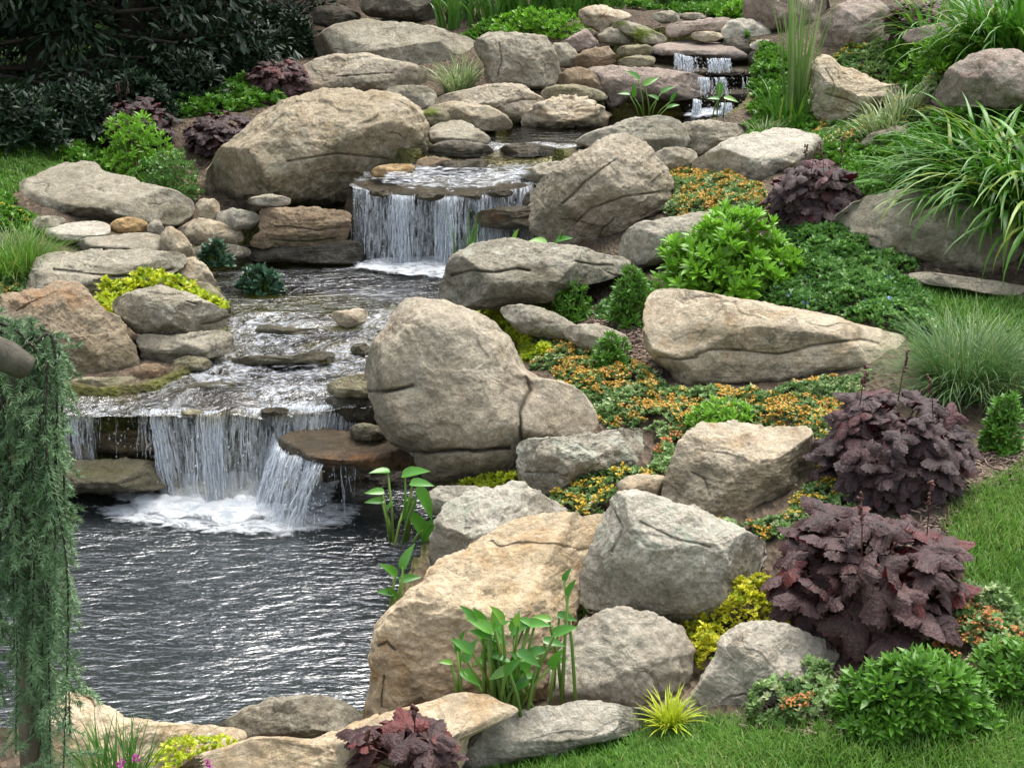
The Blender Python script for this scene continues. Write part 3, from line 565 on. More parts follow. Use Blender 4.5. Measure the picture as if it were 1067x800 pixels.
# --- walls behind the falls and ledges under the water
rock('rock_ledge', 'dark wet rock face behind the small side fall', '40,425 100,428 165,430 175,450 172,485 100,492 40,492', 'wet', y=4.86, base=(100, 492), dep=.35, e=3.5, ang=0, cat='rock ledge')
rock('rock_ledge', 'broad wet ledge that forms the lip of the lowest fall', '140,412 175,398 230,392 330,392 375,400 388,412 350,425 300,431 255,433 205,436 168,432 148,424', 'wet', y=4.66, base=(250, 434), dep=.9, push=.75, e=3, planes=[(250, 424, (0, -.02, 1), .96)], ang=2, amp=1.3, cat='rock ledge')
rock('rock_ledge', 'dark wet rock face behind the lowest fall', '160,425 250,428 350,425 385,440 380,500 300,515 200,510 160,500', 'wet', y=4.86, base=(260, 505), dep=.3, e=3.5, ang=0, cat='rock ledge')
rock(SL, 'rust-brown flat slab right of the lowest fall with water running over it', '292,458 302,449 335,446 385,452 412,464 436,478 430,491 392,492 350,489 318,480 298,470', 'brown', y=4.3, base=(365, 492), dep=1.2, push=.6, e=2.6, planes=[(360, 479, (0, -.04, 1), .92)], rust='375 480 45 9 .8;425 478 20 12 1', stain='330 462 40 10 .6', wetz=.3, ang=3, group=G1)
rock('rock_ledge', 'shaded rock under the rust-brown flat slab', '330,482 400,484 450,492 462,530 420,540 340,520', 'dark', y=4.62, base=(400, 530), dep=.4, wetz=.3, cat='rock ledge')
rock(S_, 'mossy stone left of the big central boulder, highest of three', '340,402 352,394 372,390 390,390 394,404 386,414 360,415 345,410', 'olive', y=4.62, group=G1, wetz=.36)
rock(S_, 'dark wet stone in the gap left of the big central boulder', '340,418 360,412 390,414 394,430 385,440 350,438', 'dark', y=4.6, wetz=.5, group=G1)
rock(SL, 'small flat stone resting on the rust-brown slab', '364,447 374,441 392,442 405,450 400,457 385,460 368,456', 'olive', y=4.42, group=G1, wetz=.3)
rock(S_, 'small dry tan stone standing out of the mid stream', '345,327 362,323 380,323 385,329 376,338 362,343 350,336', 'cream', y=5.5, group=G1, wetz=.365)
for q, (lb, pts, yy) in enumerate([('thin wet ledge stone breaking the stream, the upper one', '262,343 275,338 300,341 330,343 345,346 330,352 300,354 270,351', 5.42), ('long wet ledge stone across the middle of the stream', '240,375 262,370 290,371 315,369 330,365 350,367 352,373 325,377 300,382 270,381 250,380', 5.0), ('small dark stone awash beside the big central boulder', '366,362 378,357 386,362 384,370 370,370', 5.15), ('brown streaked shelf awash just above the lip of the lowest fall', '165,408 200,399 240,398 262,404 240,411 200,415 172,414', 4.78)]):
    rock(SL, lb, pts, 'olive', y=yy+.03, dep=1., push=.5, ang=3, group=G1, wetz=.5)
# --- central boulders
rock(B, 'biggest central boulder, smooth brown granite beside the stream', '417,316 448,312 478,316 509,331 532,353 540,370 552,384 567,393 586,397 606,409 617,428 621,446 607,456 580,462 556,470 546,485 528,497 505,503 478,506 448,503 434,490 427,472 407,461 390,436 384,402 386,376 400,343', 'gran', y=4.05, base=(480, 505), c=(485, 410), dep=.85, push=.35, planes=[(455, 390, (-.35, -1, .25), .9), (470, 335, (.1, -.6, .8), .72)], cracks='387,408 404,408 416,406 431,402|2.6|.10;404,460 428,471 451,472 480,470 505,468 530,466|3|.13;549,393 553,407 545,418 540,430 541,445 543,458|3|.06', stain='425 478 60 26 .7;480 492 70 16 .8;402 430 24 50 .5;540 460 40 20 .4', rust='553 402 6 18 .9', lichen='440 430 50 25 .35;470 345 50 20 .3', ang=4, group=G3, amp=.7, wetz=.12)
rock(B, 'long grey boulder with a dark crack above the biggest central boulder', '453,314 462,290 469,270 488,257 518,252 555,252 588,255 625,264 652,272 648,284 625,293 590,303 575,315 540,316 500,322 470,322', 'lich', y=5.25, base=(520, 316), dep=.9, planes=[(540, 272, (0, -.4, 1), .7)], cracks='472,287 492,282 515,284 540,280 552,282|2|.08;600,272 625,276 640,276|1.6|.06', stain='500 302 70 18 .8;570 295 60 16 .7', group=G3, wetz=.40)
rock(B, 'triangular tan boulder right of the middle waterfall', '553,232 551,208 560,188 585,171 603,158 625,145 645,140 665,148 683,165 700,188 698,208 690,222 668,238 655,268 625,278 590,270 562,250', 'gran', y=6.3, base=(620, 268), c=(625, 205), dep=.9, push=.3, planes=[(610, 200, (-.55, -.8, .35), .85), (660, 200, (.5, -.9, .45), .85)], cracks='588,212 610,190 640,168|1.8|.03;600,232 615,218 650,205 690,200|1.8|.03;620,262 628,240 640,228|2|.03', stain='580 240 45 40 .8;640 250 40 20 .6;690 215 20 20 .5', ang=4, group=G3, wetz=.52)
rock(S_, 'lichen-spotted stone under the triangular tan boulder', '646,264 652,242 668,231 700,228 735,222 765,232 760,256 700,272 660,276', 'lich', y=5.6, group=G3)
rock(S_, 'small grey stone half buried in the lime mat above the biggest central boulder', '521,326 530,318 548,317 566,321 582,328 606,341 620,350 600,356 560,350 540,345', 'lich', y=4.95, group=G3)
rock(S_, 'grey stone behind the little blue-green plants left of the sandstone boulder', '585,345 600,338 625,338 645,345 658,357 640,370 610,366', 'grey', y=4.75, group=G3)
rock(B, 'long low sandstone boulder with a wavy crack along its front', '673,345 674,318 681,304 700,300 740,305 790,314 830,323 870,329 910,341 945,352 957,368 960,384 930,392 880,396 850,402 800,408 750,407 710,404 696,388 680,372', 'cream', y=4.42, base=(760, 408), c=(800, 360), dep=.75, amp=.7, planes=[(790, 335, (.05, -.45, 1), .72)], cracks='686,372 707,375 726,372|2|.04;724,370 741,364 775,365 795,368 812,369 830,366 848,360 869,357 896,354 915,358|2.2|.045', stain='770 350 85 14 1;730 386 70 18 .8;840 350 50 10 .8;800 392 60 14 .6', ang=4, group=G3)
rock(B, 'squarish cream block with a flat top and dark mottled front', '690,522 698,492 706,462 716,448 728,442 760,441 800,442 838,446 847,462 849,490 846,514 830,538 790,545 740,545 702,538', 'cream', y=3.52, base=(770, 545), dep=.8, e=4, planes=[(775, 476, (0, -.22, 1), .95), (790, 500, (.05, -1, .12), .93), (705, 500, (-1, -.4, .2), .7)], cracks='722,492 735,500 740,515|1.6|.03', stain='735 510 48 34 1;790 515 48 30 1;835 500 22 34 .9', ang=4, soft=.04, group=G3)
rock(B, 'lumpy grey rock thick with pale lichen left of the cream block', '537,478 540,465 552,457 575,456 593,455 612,452 632,447 650,445 667,446 680,450 691,458 690,476 682,487 654,490 630,494 604,501 585,517 560,518 546,508 540,494', 'lich', y=3.85, base=(570, 518), c=(605, 475), dep=.9, planes=[(610, 466, (0, -.4, 1), .72)], lichen='575 470 50 20 .9;650 465 50 12 .6', cracks='545,492 570,494 590,495|2|.05', ang=5, amp=1.5, group=G3)
rock(S_, 'small tan stone at the right foot of the lichened rock', '642,505 655,495 680,494 697,500 695,515 670,522 650,518', 'cream', y=3.6, group=G3)
rock(S_, 'pale stone under the foot of the biggest central boulder', '445,515 455,507 475,506 498,508 502,522 475,535 452,535', 'pale', y=3.85, group=G3)
rock(B, 'sloping pale lichened rock at the pond edge below the central boulder', '450,575 452,548 465,527 480,515 500,508 520,505 542,503 560,512 580,522 592,532 575,545 540,565 500,592 470,605 452,598', 'pale', y=3.5, base=(470, 600), c=(510, 550), dep=.7, planes=[(510, 540, (-.3, -.6, 1), .7)], lichen='510 530 50 30 .5', ang=6, amp=1.2, group=G3, wetz=.045)
rock(B, 'huge golden sandstone slab sloping into the pond', '387,675 389,657 401,642 420,625 438,610 448,598 465,582 482,570 498,558 512,549 535,541 560,537 600,533 636,532 640,560 625,590 612,620 600,665 590,735 565,750 539,750 485,745 434,745 387,752 385,712', 'sand', y=2.9, base=(440, 748), c=(500, 640), dep=.75, push=.35, e=2.6, planes=[(520, 640, (-.05, -.42, 1), .93), (440, 690, (-.35, -1, .25), .86)], cracks='512,560 552,564 575,568 600,572 622,571|1.8|.025;395,672 405,668 412,676|2|.05;400,705 398,720 399,735|2|.04', stain='396 715 20 45 .6;450 720 60 20 .4;470 610 20 5 .3', rust='520 700 80 40 .45;560 555 60 12 .3', ang=4, soft=.16, group=G3, wetz=.045)
rock(B, 'large pale grey boulder with green lichen in the middle of the bed', '603,614 610,585 622,552 634,520 648,512 680,512 710,524 750,539 785,557 800,570 795,600 800,622 790,640 740,648 700,648 650,645 610,635', 'pale', y=2.95, base=(700, 645), c=(700, 585), dep=.85, planes=[(715, 560, (.12, -.55, 1), .88), (720, 600, (.05, -1, .12), .88), (622, 590, (-1, -.6, .35), .75)], stain='720 612 90 20 .55;640 605 40 24 .6', lichen='700 550 70 25 .9;640 540 18 20 1', cracks='640,530 650,552 640,575|2|.03;668,545 700,560 740,570|2|.03', ang=4, soft=.035, amp=.8, group=G3)
rock(B, 'smooth beige boulder below the large pale grey boulder', '577,735 577,700 588,675 600,655 612,642 628,633 650,633 680,638 710,655 722,680 724,705 712,735 690,748 640,748 600,745', 'beige', y=2.72, base=(640, 748), dep=.75, planes=[(660, 680, (.1, -.7, 1), .85)], ang=3, group=G3)
rock(B, 'beige triangular boulder at the edge of the turf', '707,742 712,728 730,707 745,690 750,668 765,655 788,646 818,650 840,660 866,672 873,685 865,700 845,718 825,745 790,752 745,757 712,752', 'beige', y=2.62, base=(770, 757), c=(785, 705), dep=.75, planes=[(800, 690, (.2, -.75, 1), .85), (740, 715, (-.8, -.9, .6), .8)], stain='770 730 50 16 .7;730 735 20 20 .5', cracks='760,725 775,722 790,728|1.8|.04', ang=4, group=G3)
rock(SL, 'long pale flat rock edging the turf beneath the golden slab', '478,792 480,768 486,756 500,748 530,742 560,737 600,732 630,731 660,736 690,744 700,752 660,766 620,775 560,788 510,800 485,802', 'pale', y=2.5, base=(520, 800), c=(570, 762), dep=.5, planes=[(570, 760, (0, -.4, 1), .7)], group=G3)
rock(SL, 'low golden sandstone shelf along the near pond edge', '160,840 185,800 215,785 240,776 270,768 330,763 380,749 430,736 480,725 515,728 545,738 540,748 500,755 486,768 480,800 440,850 300,870 200,870', 'sand', y=2.35, base=(330, 868), c=(370, 800), dep=.5, e=3, planes=[(370, 775, (0, -.25, 1), .9)], ang=3, group=G3)
rock(B, 'grey speckled rock between the pond and the sandstone shelf', '222,760 240,746 258,736 287,726 330,724 358,730 376,744 378,757 340,768 290,774 240,775', 'grey', y=2.9, base=(290, 775), dep=.8, group=G3, wetz=.03)
rock(B, 'golden rock in the near left corner behind the yellow mat', '30,800 40,760 55,735 75,720 92,721 108,735 152,748 202,754 250,764 240,785 210,810 150,850 60,850', 'sand', y=2.6, base=(130, 850), c=(130, 790), dep=.6, planes=[(130, 765, (0, -.4, 1), .8)], cracks='84,722 95,728 100,738|2|.05', group=G3, wetz=.03)
# --- right bank
rock(B, 'pale flat-topped boulder above the orange ground cover near the upper pool', '726,168 745,153 768,142 795,137 818,134 838,136 852,142 861,155 857,166 840,174 818,182 801,196 764,190 735,184 727,177', 'pale', y=6.75, base=(780, 192), planes=[(790, 158, (0, -.35, 1), .7)], group=G3)
rock(B, 'broad grey boulder under the arching strap leaves', '866,229 878,219 905,207 948,197 1010,198 1070,212 1110,240 1100,280 1070,296 1010,292 960,280 920,264 885,250 870,240', 'grey', y=5.3, base=(1000, 292), dep=.8, stain='960 262 100 26 .8', group=G3)
rock(SL, 'thin low edging stone at the back of the right turf', '940,284 965,283 990,286 1040,293 1085,303 1090,313 1040,309 990,300 950,294', 'gran', y=5.0, group=G3)
rock(B, 'pinkish grey boulder at the right edge behind the strap leaves', '970,100 984,80 1004,60 1020,54 1040,51 1067,54 1100,72 1105,105 1060,114 1010,112 978,110', 'pink', y=5.95, base=(1030, 112), lichen='1055 70 18 14 .5', group=G3)
rock(B, 'creamy pointed sandstone boulder right of the tall reeds', '845,116 846,92 847,67 858,56 868,60 878,70 905,80 925,88 945,87 962,90 960,102 925,108 905,120 888,126 858,128', 'cream', y=8.1, base=(870, 128), planes=[(900, 95, (.1, -.8, .8), .85), (855, 80, (-.8, -1, .1), .8)], cracks='860,72 870,90 866,100|1.6|.04;862,98 880,104 900,112|1.6|.04', ang=3, group=G3)
rock(B, 'rounded grey boulder at the top behind the reeds', '856,42 859,20 880,3 909,1 930,12 934,34 915,48 896,54 868,50', 'pink', y=9.0, base=(890, 52), group=G3)
rock(B, 'pale boulder at the top edge behind the tall reeds', '770,20 775,0 790,-14 830,-20 860,-10 866,15 850,32 810,34 782,30', 'pink', y=9.8, base=(820, 32), group=G3)
rock(S_, 'slim pale stone below the dark purple plant at the top right', '940,38 955,29 985,24 1012,24 1010,33 980,40 950,46', 'pink', y=8.3, group=G3)
rock(S_, 'pale stone peeping out behind the purple mound near the strap leaves', '893,152 905,141 925,134 955,128 965,140 940,160 905,163', 'gran', y=6.5, group=G3)
rock(SL, 'dark flat rock sloping into the upper pool above the triangular boulder', '588,158 608,141 648,127 690,120 712,131 718,150 698,160 672,160 650,146 628,147 606,158', 'lich', y=7.15, base=(690, 161), c=(655, 142), dep=1., push=.3, stain='690 150 25 8 .8', wetz=.86, group=G1)
rock(SL, 'flat grey rock between the upper pool and the orange ground cover', '698,152 704,134 730,125 765,128 780,137 748,153 722,166 702,166', 'grey', y=7.3, base=(715, 166), group=G1)
rock(S_, 'small pale stone left of the orange patch near the upper pool', '676,168 690,156 712,153 728,160 722,174 698,180', 'grey', y=6.9, group=G1)
# --- stones between huge boulder and upper pool
rock(SL, 'grey slab with a moss edge right of the huge boulder, upper of the pair', '445,142 453,130 480,125 498,134 512,145 495,153 465,152 450,149', 'grey', y=7.5, planes=[(480, 140, (0, -.3, 1), .6)], cracks='452,146 470,146 490,149|1.5|.06', stain='480 149 30 4 .7', group=G1)
rock(SL, 'dark slab right of the huge boulder, lower of the pair', '443,160 458,148 490,148 512,152 510,162 475,170 448,167', 'dark', y=7.35, stain='480 160 30 6 .7', group=G1)
rock(SL, 'small wet brown slab at the upper lip of the middle fall', '433,171 445,164 470,167 473,174 452,180 436,178', 'brown', y=7.15, group=G1, wetz=.8)
rock(SL, 'thin yellow-brown slab against the right foot of the huge boulder', '384,180 395,173 415,171 431,172 431,179 410,184 390,185', 'orange', y=6.95, group=G1)
rock(SL, 'low wet stone between the chute and the slabs', '455,172 480,167 505,166 508,174 485,180 462,180', 'wet', y=7.1, group=G1)
rock(S_, 'mossy knob stone at the upper right of the huge boulder', '436,120 446,112 462,113 468,124 456,133 440,130', 'olive', y=7.9, moss='447 117 10 5 .9', group=G1)
rock(S_, 'smooth tan stone at the left edge of the upper pool', '446,118 452,110 480,106 512,111 530,122 536,133 515,137 480,136 460,129', 'bould', y=8.1, base=(500, 136), group=G1, wetz=.86)
rock(S_, 'big tan wedge stone behind the smooth pool-edge stone', '448,106 470,97 500,91 519,88 540,88 559,97 566,106 555,125 535,128 515,118 480,110 456,110', 'gran', y=8.6, base=(540, 127), cracks='530,108 545,104 560,104|1.5|.05', group=G1, wetz=.86)
rock(SL, 'low grey slab above the huge boulder', '400,94 425,88 450,93 456,105 442,115 418,110 402,101', 'grey', y=8.7, group=G1)
rock(S_, 'knobbly yellowish stone at the back of the upper pool', '546,130 555,113 575,102 600,99 622,108 638,124 632,135 600,136 560,136', 'cream', y=8.4, base=(590, 135), ang=5, amp=1.8, stain='590 130 40 5 .8', group=G1, wetz=.87)
rock(SL, 'thin layered slab over the yellowish stone', '561,97 578,89 605,89 628,96 634,103 610,106 580,106 566,102', 'olive', y=8.8, group=G1)
rock(S_, 'rounded upright slab leaning at the left of the long brown ledge', '582,84 590,73 608,70 621,79 627,94 608,99 588,94', 'brown', y=9.0, group=G1)
rock(B, 'long brown ledge rock below the top waterfall', '603,82 608,71 640,68 680,71 715,76 738,83 742,96 715,104 670,106 645,110 637,120 628,110 620,96', 'pink', y=9.0, base=(650, 116), c=(665, 90), dep=.6, stain='680 102 50 8 .7', cracks='622,78 628,92 634,108|1.6|.05', group=G1, wetz=.88)
rock(S_, 'upright grey block in the middle of the back bank', '493,47 504,36 530,34 560,37 574,46 583,70 583,84 572,92 540,92 510,88 503,66', 'grey', y=9.2, base=(545, 92), e=3, planes=[(550, 62, (.15, -1, .15), .85), (505, 60, (-1, -.7, .2), .7)], cracks='520,45 522,62 519,80|1.6|.05', ang=4, group=G3)
rock(B, 'long grey lichen-spotted boulder at the back left', '326,48 345,27 385,21 430,25 470,32 497,44 494,62 465,76 430,80 395,70 360,62 336,60', 'grey', y=10.2, base=(440, 78), lichen='345 45 14 10 .9;372 43 10 8 1;435 58 8 8 1', dep=.7, planes=[(420, 45, (0, -.6, 1), .75)], group=G3)
rock(B, 'tan boulder behind the huge boulder', '301,95 308,75 335,59 370,56 410,62 442,71 445,86 420,92 390,97 350,102 316,104', 'gran', y=9.3, base=(360, 102), rust='320 92 30 10 .5', stain='400 84 30 6 .4', cracks='352,80 380,78 410,76|1.6|.03', group=G3)
rock(B, 'dark mossy boulder at the top edge in the shade', '373,0 382,-14 420,-20 452,-12 460,10 445,22 405,20 380,14', 'dark', y=11.2, group=G3)
rock(S_, 'dark rock in the shade beside the tree foliage', '318,14 340,6 362,8 376,18 355,28 330,27', 'dark', y=11.4, group=G3)
rock(SL, 'thin dark rock leading into the tree shade', '296,22 315,12 325,18 322,32 300,36', 'dark', y=11.3, group=G3)
# --- stack round the top fall
rock(S_, 'tan capping stone at the left end of the top stack', '602,17 607,9 625,5 645,11 658,15 655,21 640,25 628,33 615,30 607,24', 'cream', y=10.0, stain='612 25 8 8 .8', group=G2)
rock(S_, 'pinkish wedge stone under the tan capping stone', '585,46 598,36 611,30 618,39 625,50 605,55 590,53', 'pink', y=9.7, group=G2)
rock(S_, 'tan-grey stone left of the pinkish wedge stone foot', '571,53 580,45 592,46 601,55 604,66 588,71 577,67', 'grey', y=9.4, group=G2)
rock(S_, 'long brown-tan stone under the pinkish wedge stone', '596,64 603,56 615,51 632,49 642,58 642,66 620,71 603,70', 'brown', y=9.35, group=G2)
rock(SL, 'grey slab with moss on its right end in the top stack', '622,38 628,30 640,28 652,30 664,38 656,46 640,47 625,43', 'grey', y=9.75, moss='655 33 8 5 .8', group=G2)
rock(SL, 'slab carpeted in bright moss in the top stack', '632,27 645,22 660,24 680,31 693,38 690,45 672,47 655,38 640,29', 'grey', y=9.7, moss='668 36 12 8 1;685 29 12 7 1;645 25 10 4 .8', group=G2)
rock(SL, 'flat olive stone left of the top fall, upper of two', '642,54 650,48 675,47 682,52 676,58 648,58', 'olive', y=9.5, group=G2)
rock(SL, 'flat olive stone left of the top fall, lower of two', '644,65 655,59 680,59 684,65 670,70 648,69', 'olive', y=9.4, group=G2)
rock(S_, 'rounded grey stone on top of the stack', '694 18 14 7', 'grey', y=10.1, moss='684 29 8 5 1', group=G2)
rock(SL, 'thin grey stone beside the rounded one on top of the stack', '721 17.5 16 4', 'grey', y=10.2, group=G2)
rock(SL, 'long pale capstone across the top of the fall', '692,33 698,25 720,22 745,19 762,19 763,29 750,33 730,35 700,39', 'pink', y=9.8, base=(700, 39), dep=.8, group=G2)
rock(SL, 'small tan stone under the middle of the long capstone', '737 38 17 5.5', 'cream', y=9.65, group=G2)
rock(SL, 'pale jagged capstone right of the long capstone', '752,38 758,22 775,20 792,23 803,28 802,40 780,43 760,43', 'pale', y=9.7, base=(780, 42), ang=5, group=G2)
rock(S_, 'dark stone in the gap under the jagged capstone', '752,50 756,40 785,41 790,52 775,60 760,57', 'dark', y=9.6, group=G2)
rock(SL, 'little pale green-tinged stone at the right of the stack', '781,48 790,42 804,43 802,51 790,53', 'pale', y=9.45, group=G2)
rock(S_, 'dark stone below the little pale green-tinged stone', '780,58 790,50 808,52 812,64 795,70 782,66', 'dark', y=9.42, group=G2)
rock(SL, 'brown wet ledge where the top fall begins', '676,49 700,43 730,42 756,46 776,54 784,61 772,64 740,61 700,58 680,58', 'pink', y=9.45, base=(730, 62), dep=.7, push=.5, planes=[(730, 53, (0, -.1, 1), .9)], wetz=1.22, group=G2)
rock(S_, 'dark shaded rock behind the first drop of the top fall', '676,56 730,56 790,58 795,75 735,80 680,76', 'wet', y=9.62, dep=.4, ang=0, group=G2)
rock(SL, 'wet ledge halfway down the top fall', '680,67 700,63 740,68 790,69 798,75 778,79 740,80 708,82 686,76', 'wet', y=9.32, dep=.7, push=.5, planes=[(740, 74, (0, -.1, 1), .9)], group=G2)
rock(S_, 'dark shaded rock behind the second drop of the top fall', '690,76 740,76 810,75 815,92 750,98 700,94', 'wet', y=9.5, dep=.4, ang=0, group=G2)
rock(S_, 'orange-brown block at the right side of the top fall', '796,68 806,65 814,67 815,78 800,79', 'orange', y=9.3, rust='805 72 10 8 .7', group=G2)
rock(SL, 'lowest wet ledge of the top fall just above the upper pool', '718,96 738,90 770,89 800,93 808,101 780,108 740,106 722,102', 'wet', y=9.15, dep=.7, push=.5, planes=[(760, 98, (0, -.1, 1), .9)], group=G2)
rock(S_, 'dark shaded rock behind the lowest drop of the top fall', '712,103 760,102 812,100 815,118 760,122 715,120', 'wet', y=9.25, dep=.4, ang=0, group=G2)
# --- middle fall
rock('rock_ledge', 'dark wet rock face behind the middle fall', '368,200 460,204 560,196 575,215 575,262 500,285 380,282 366,262', 'wet', y=6.95, base=(460, 280), dep=.3, e=3.5, ang=0, cat='rock ledge')
rock('rock_ledge', 'broad wet lip slab of the middle waterfall', '362,192 385,180 430,174 500,168 570,174 596,188 566,200 520,210 470,214 420,213 382,207', 'wet', y=6.80, base=(450, 211), dep=.9, push=.72, e=3, planes=[(470, 204, (0, -.15, 1), .97)], ang=2, amp=1.6, cat='rock ledge')
rock(SL, 'brown flat stone sticking out into the middle waterfall', '493,227 502,219 520,216 550,215 572,221 570,234 545,239 515,238 498,234', 'wet', y=6.62, base=(535, 239), dep=1., push=.3, rust='510 226 14 6 .5', group=G1)
rock(S_, 'dark stone at the pool rim right of the middle waterfall', '545,205 560,196 575,200 575,215 555,222', 'dark', y=6.7, group=G1)
rock(SL, 'wet stone parting the water at the head of the middle waterfall', '520,155 540,150 570,152 585,158 565,164 535,165', 'wet', y=7.35, group=G1)
rock(S_, 'stone at the right head of the middle waterfall', '540,182 560,172 590,168 600,178 585,192 560,192', 'grey', y=6.95, stain='570 186 25 6 .8', group=G1)
for lb, pts, yy, m in [('small wet knob on the lip of the middle waterfall, nearest the huge boulder', '396 201 12 4', 6.72, 'wet'), ('small wet knob at the centre of the lip of the middle waterfall', '448 205 16 4.5', 6.66, 'wet'), ('small wet knob at the right of the lip of the middle waterfall', '522 202 13 4', 6.7, 'wet'), ('mossy knob on the lip of the lowest waterfall, toward its left end', '200 430 13 4', 4.52, 'olive'), ('low wet knob on the lip of the lowest waterfall, toward its right end', '286 428 15 4.5', 4.52, 'wet')]:
    rock(S_, lb, pts, m, y=yy, dep=1., push=.4, group=G1)
# ------------------------------------------------------------ falling water and foam
def resample(p, n):
    d = np.r_[0, np.cumsum(np.linalg.norm(np.diff(p, axis=0), axis=1))]; u = np.linspace(0, d[-1], n); return np.stack([np.interp(u, d, p[:, i]) for i in range(p.shape[1])], 1), d[-1]
def waterfall(label, lip, z1, nst, z0=None, y=None, out=.10, width=.006, seed=1, sheet=True, spread=.0, drops=40, gap=.35, key=None, xs=0., pw=1.):
    rs = np.random.RandomState(seed); lp = P2(lip)
    if key: d_ = rays(lp[:, 0], lp[:, 1]); a_, b_ = BOD[key][1:]; W = CAM+d_*((a_-CAMZ)/(d_[:, 2]-b_*d_[:, 1]))[:, None]; W[:, 1] += .015
    else: W = at_z(lp[:, 0], lp[:, 1], z0) if y is None else at_y(lp[:, 0], lp[:, 1], y)
    W[:, 2] += .008; W, _q = resample(W, 60); W[:, 1] += .022*fbm(np.stack([W[:, 0]*14, W[:, 0]*0, W[:, 0]*0+seed], 1), 3, seed); root = empty('waterfall', (W[:, 0].mean(), W[:, 1].mean()-out*.5, z1), label, 'waterfall')
    L_, ln = resample(W, 200); ln = float(ln); nv = 18; h = W[:, 2].mean()-z1
    def path(p0, o, t): # t 0..1
        q = p0[None]*np.ones((len(t), 1)); q[:, 1] -= o*np.sqrt(t)*.9+.01; q[:, 2] = p0[2]+.004-(p0[2]-z1+.02)*t**1.15-.0; return q
    t = np.linspace(0, 1, nv)
    for lay in range(2 if sheet else 0):
        acc = Acc(); nu = max(12, int(ln*40)); LL, _ = resample(W, nu); V = np.empty((nu, nv, 3)); uv = np.empty((nu, nv, 3))
        for i in range(nu):
            wob = .018*math.sin(i*1.7+lay*2)+.02*rs.uniform(-1, 1); V[i] = path(LL[i]+np.array([0, .012*lay, 0]), out+wob-.03*lay, t); V[i, :, 0] += (spread*(i/nu-.5)+xs*.5)*t
            uv[i, :, 0] = i/nu*ln*42; uv[i, :, 1] = t*h*3.2/.3; uv[i, :, 2] = lay*7+seed
        k = (np.arange(nu-1)[:, None]*nv+np.arange(nv-1)[None]).ravel(); lo = np.stack([k, k+nv, k+nv+1, k+1], 1)
        acc.add(V.reshape(-1, 3), lo.ravel(), np.arange(len(lo))*4, uv.reshape(-1, 3)); acc.build('water_curtain', FALL, root, True)
    acc = Acc(); dens = np.clip(.5+fbm(np.stack([np.linspace(0, ln*9, 200), np.zeros(200), np.zeros(200)+seed], 1), 3, seed), gap*.3, 1)**pw; cdf = np.cumsum(dens)/dens.sum()
    for i in range(nst):
        j = min(199, int(np.searchsorted(cdf, rs.rand()))); p0 = L_[j].copy(); t0 = 0 if rs.rand() < .55 else rs.uniform(0, .6); t1 = min(1, t0+rs.uniform(.15, .9)); tt = np.linspace(t0, t1, 16)
        q = path(p0, out*rs.uniform(.75, 1.3), tt); q[:, 0] += (spread*(j/200-.5)+xs*rs.rand())*tt+.022*rs.uniform(-1, 1)*tt+.002*np.sin(tt*rs.uniform(10, 25)+rs.rand()*6)
        wd = .62*width*rs.uniform(.3, 1.25)*(.2+.8*np.abs(np.sin(tt*rs.uniform(10, 28)+rs.rand()*6)))*(1+.5*tt); wd[0] *= .4; wd[-1] *= .2
        tube(acc, q, wd*.5, 5, rs.rand()*9)
    tag(acc.build('water_strands', STRAND, root, True), kind='stuff')
    acc = Acc()
    for i in range(drops):
        j = rs.randint(200); tt = rs.rand(); q = path(L_[j], out*rs.uniform(.8, 1.6), np.array([tt]))[0]+rs.normal(0, .012, 3); r = rs.uniform(.0012, .0032)
        tube(acc, np.array([q+[0, 0, r*1.6], q+[0, 0, r*.8], q-[0, 0, r*.8], q-[0, 0, r*1.6]]), np.array([.2, 1, 1, .2])*r, 5, rs.rand()*9)
    tag(acc.build('droplets', STRAND, root, True), kind='stuff'); return root
waterfall('lowest waterfall, a beaded white curtain dropping into the pond', '158,430 205,433 255,431 300,428 348,424', 0.0, 460, key='riff', out=.12, seed=3, drops=340, spread=-.12, pw=1.8)
waterfall('white water pouring off the left end of the rust-brown slab into the pond', '286,452 288,459 292,467 304,475 322,481 338,485', 0.0, 420, z0=.21, out=.10, seed=5, drops=420, spread=-.10, width=.010, xs=-.10)
waterfall('thin drips falling from the front edge of the rust-brown slab', '338,485 352,488 372,490', 0.0, 14, z0=.20, out=.02, seed=6, sheet=False, drops=30, width=.004)
waterfall('small side fall half hidden by the blue spruce', '52,428 75,430 98,431', .14, 70, key='riff', out=.05, seed=7, drops=40)
waterfall('sparse trickle over the dark ledge beside the small side fall', '98,431 130,430.5 160,430', .16, 50, key='riff', out=.04, seed=8, sheet=False, drops=50, width=.004)
waterfall('tail of the lowest waterfall sliding onto the rust-brown slab', '300,428 348,424 372,424', .215, 130, key='riff', out=.05, seed=9, drops=40)
waterfall('middle waterfall, a wide streaked white curtain below the huge boulder', '368,195 385,201 420,206 470,207 520,203 556,195', .362, 560, key='chute', out=.12, seed=11, drops=450, width=.008, pw=2.2)
waterfall('top waterfall, first drop between the capstones and the upper wet ledge', '702,57 715,60 735,63 760,63', 1.115, 230, y=9.26, sheet=False, out=.08, seed=13, drops=160, width=.013, pw=3)
waterfall('top waterfall, second drop in the middle of its three steps', '700,77 720,82 745,83 778,82', .975, 220, y=9.10, sheet=False, out=.08, seed=14, drops=160, width=.013, pw=3)
waterfall('top waterfall, last drop into the upper pool', '722,105 745,109 775,109', .842, 200, y=8.92, sheet=False, out=.08, seed=15, drops=160, width=.013, pw=3)
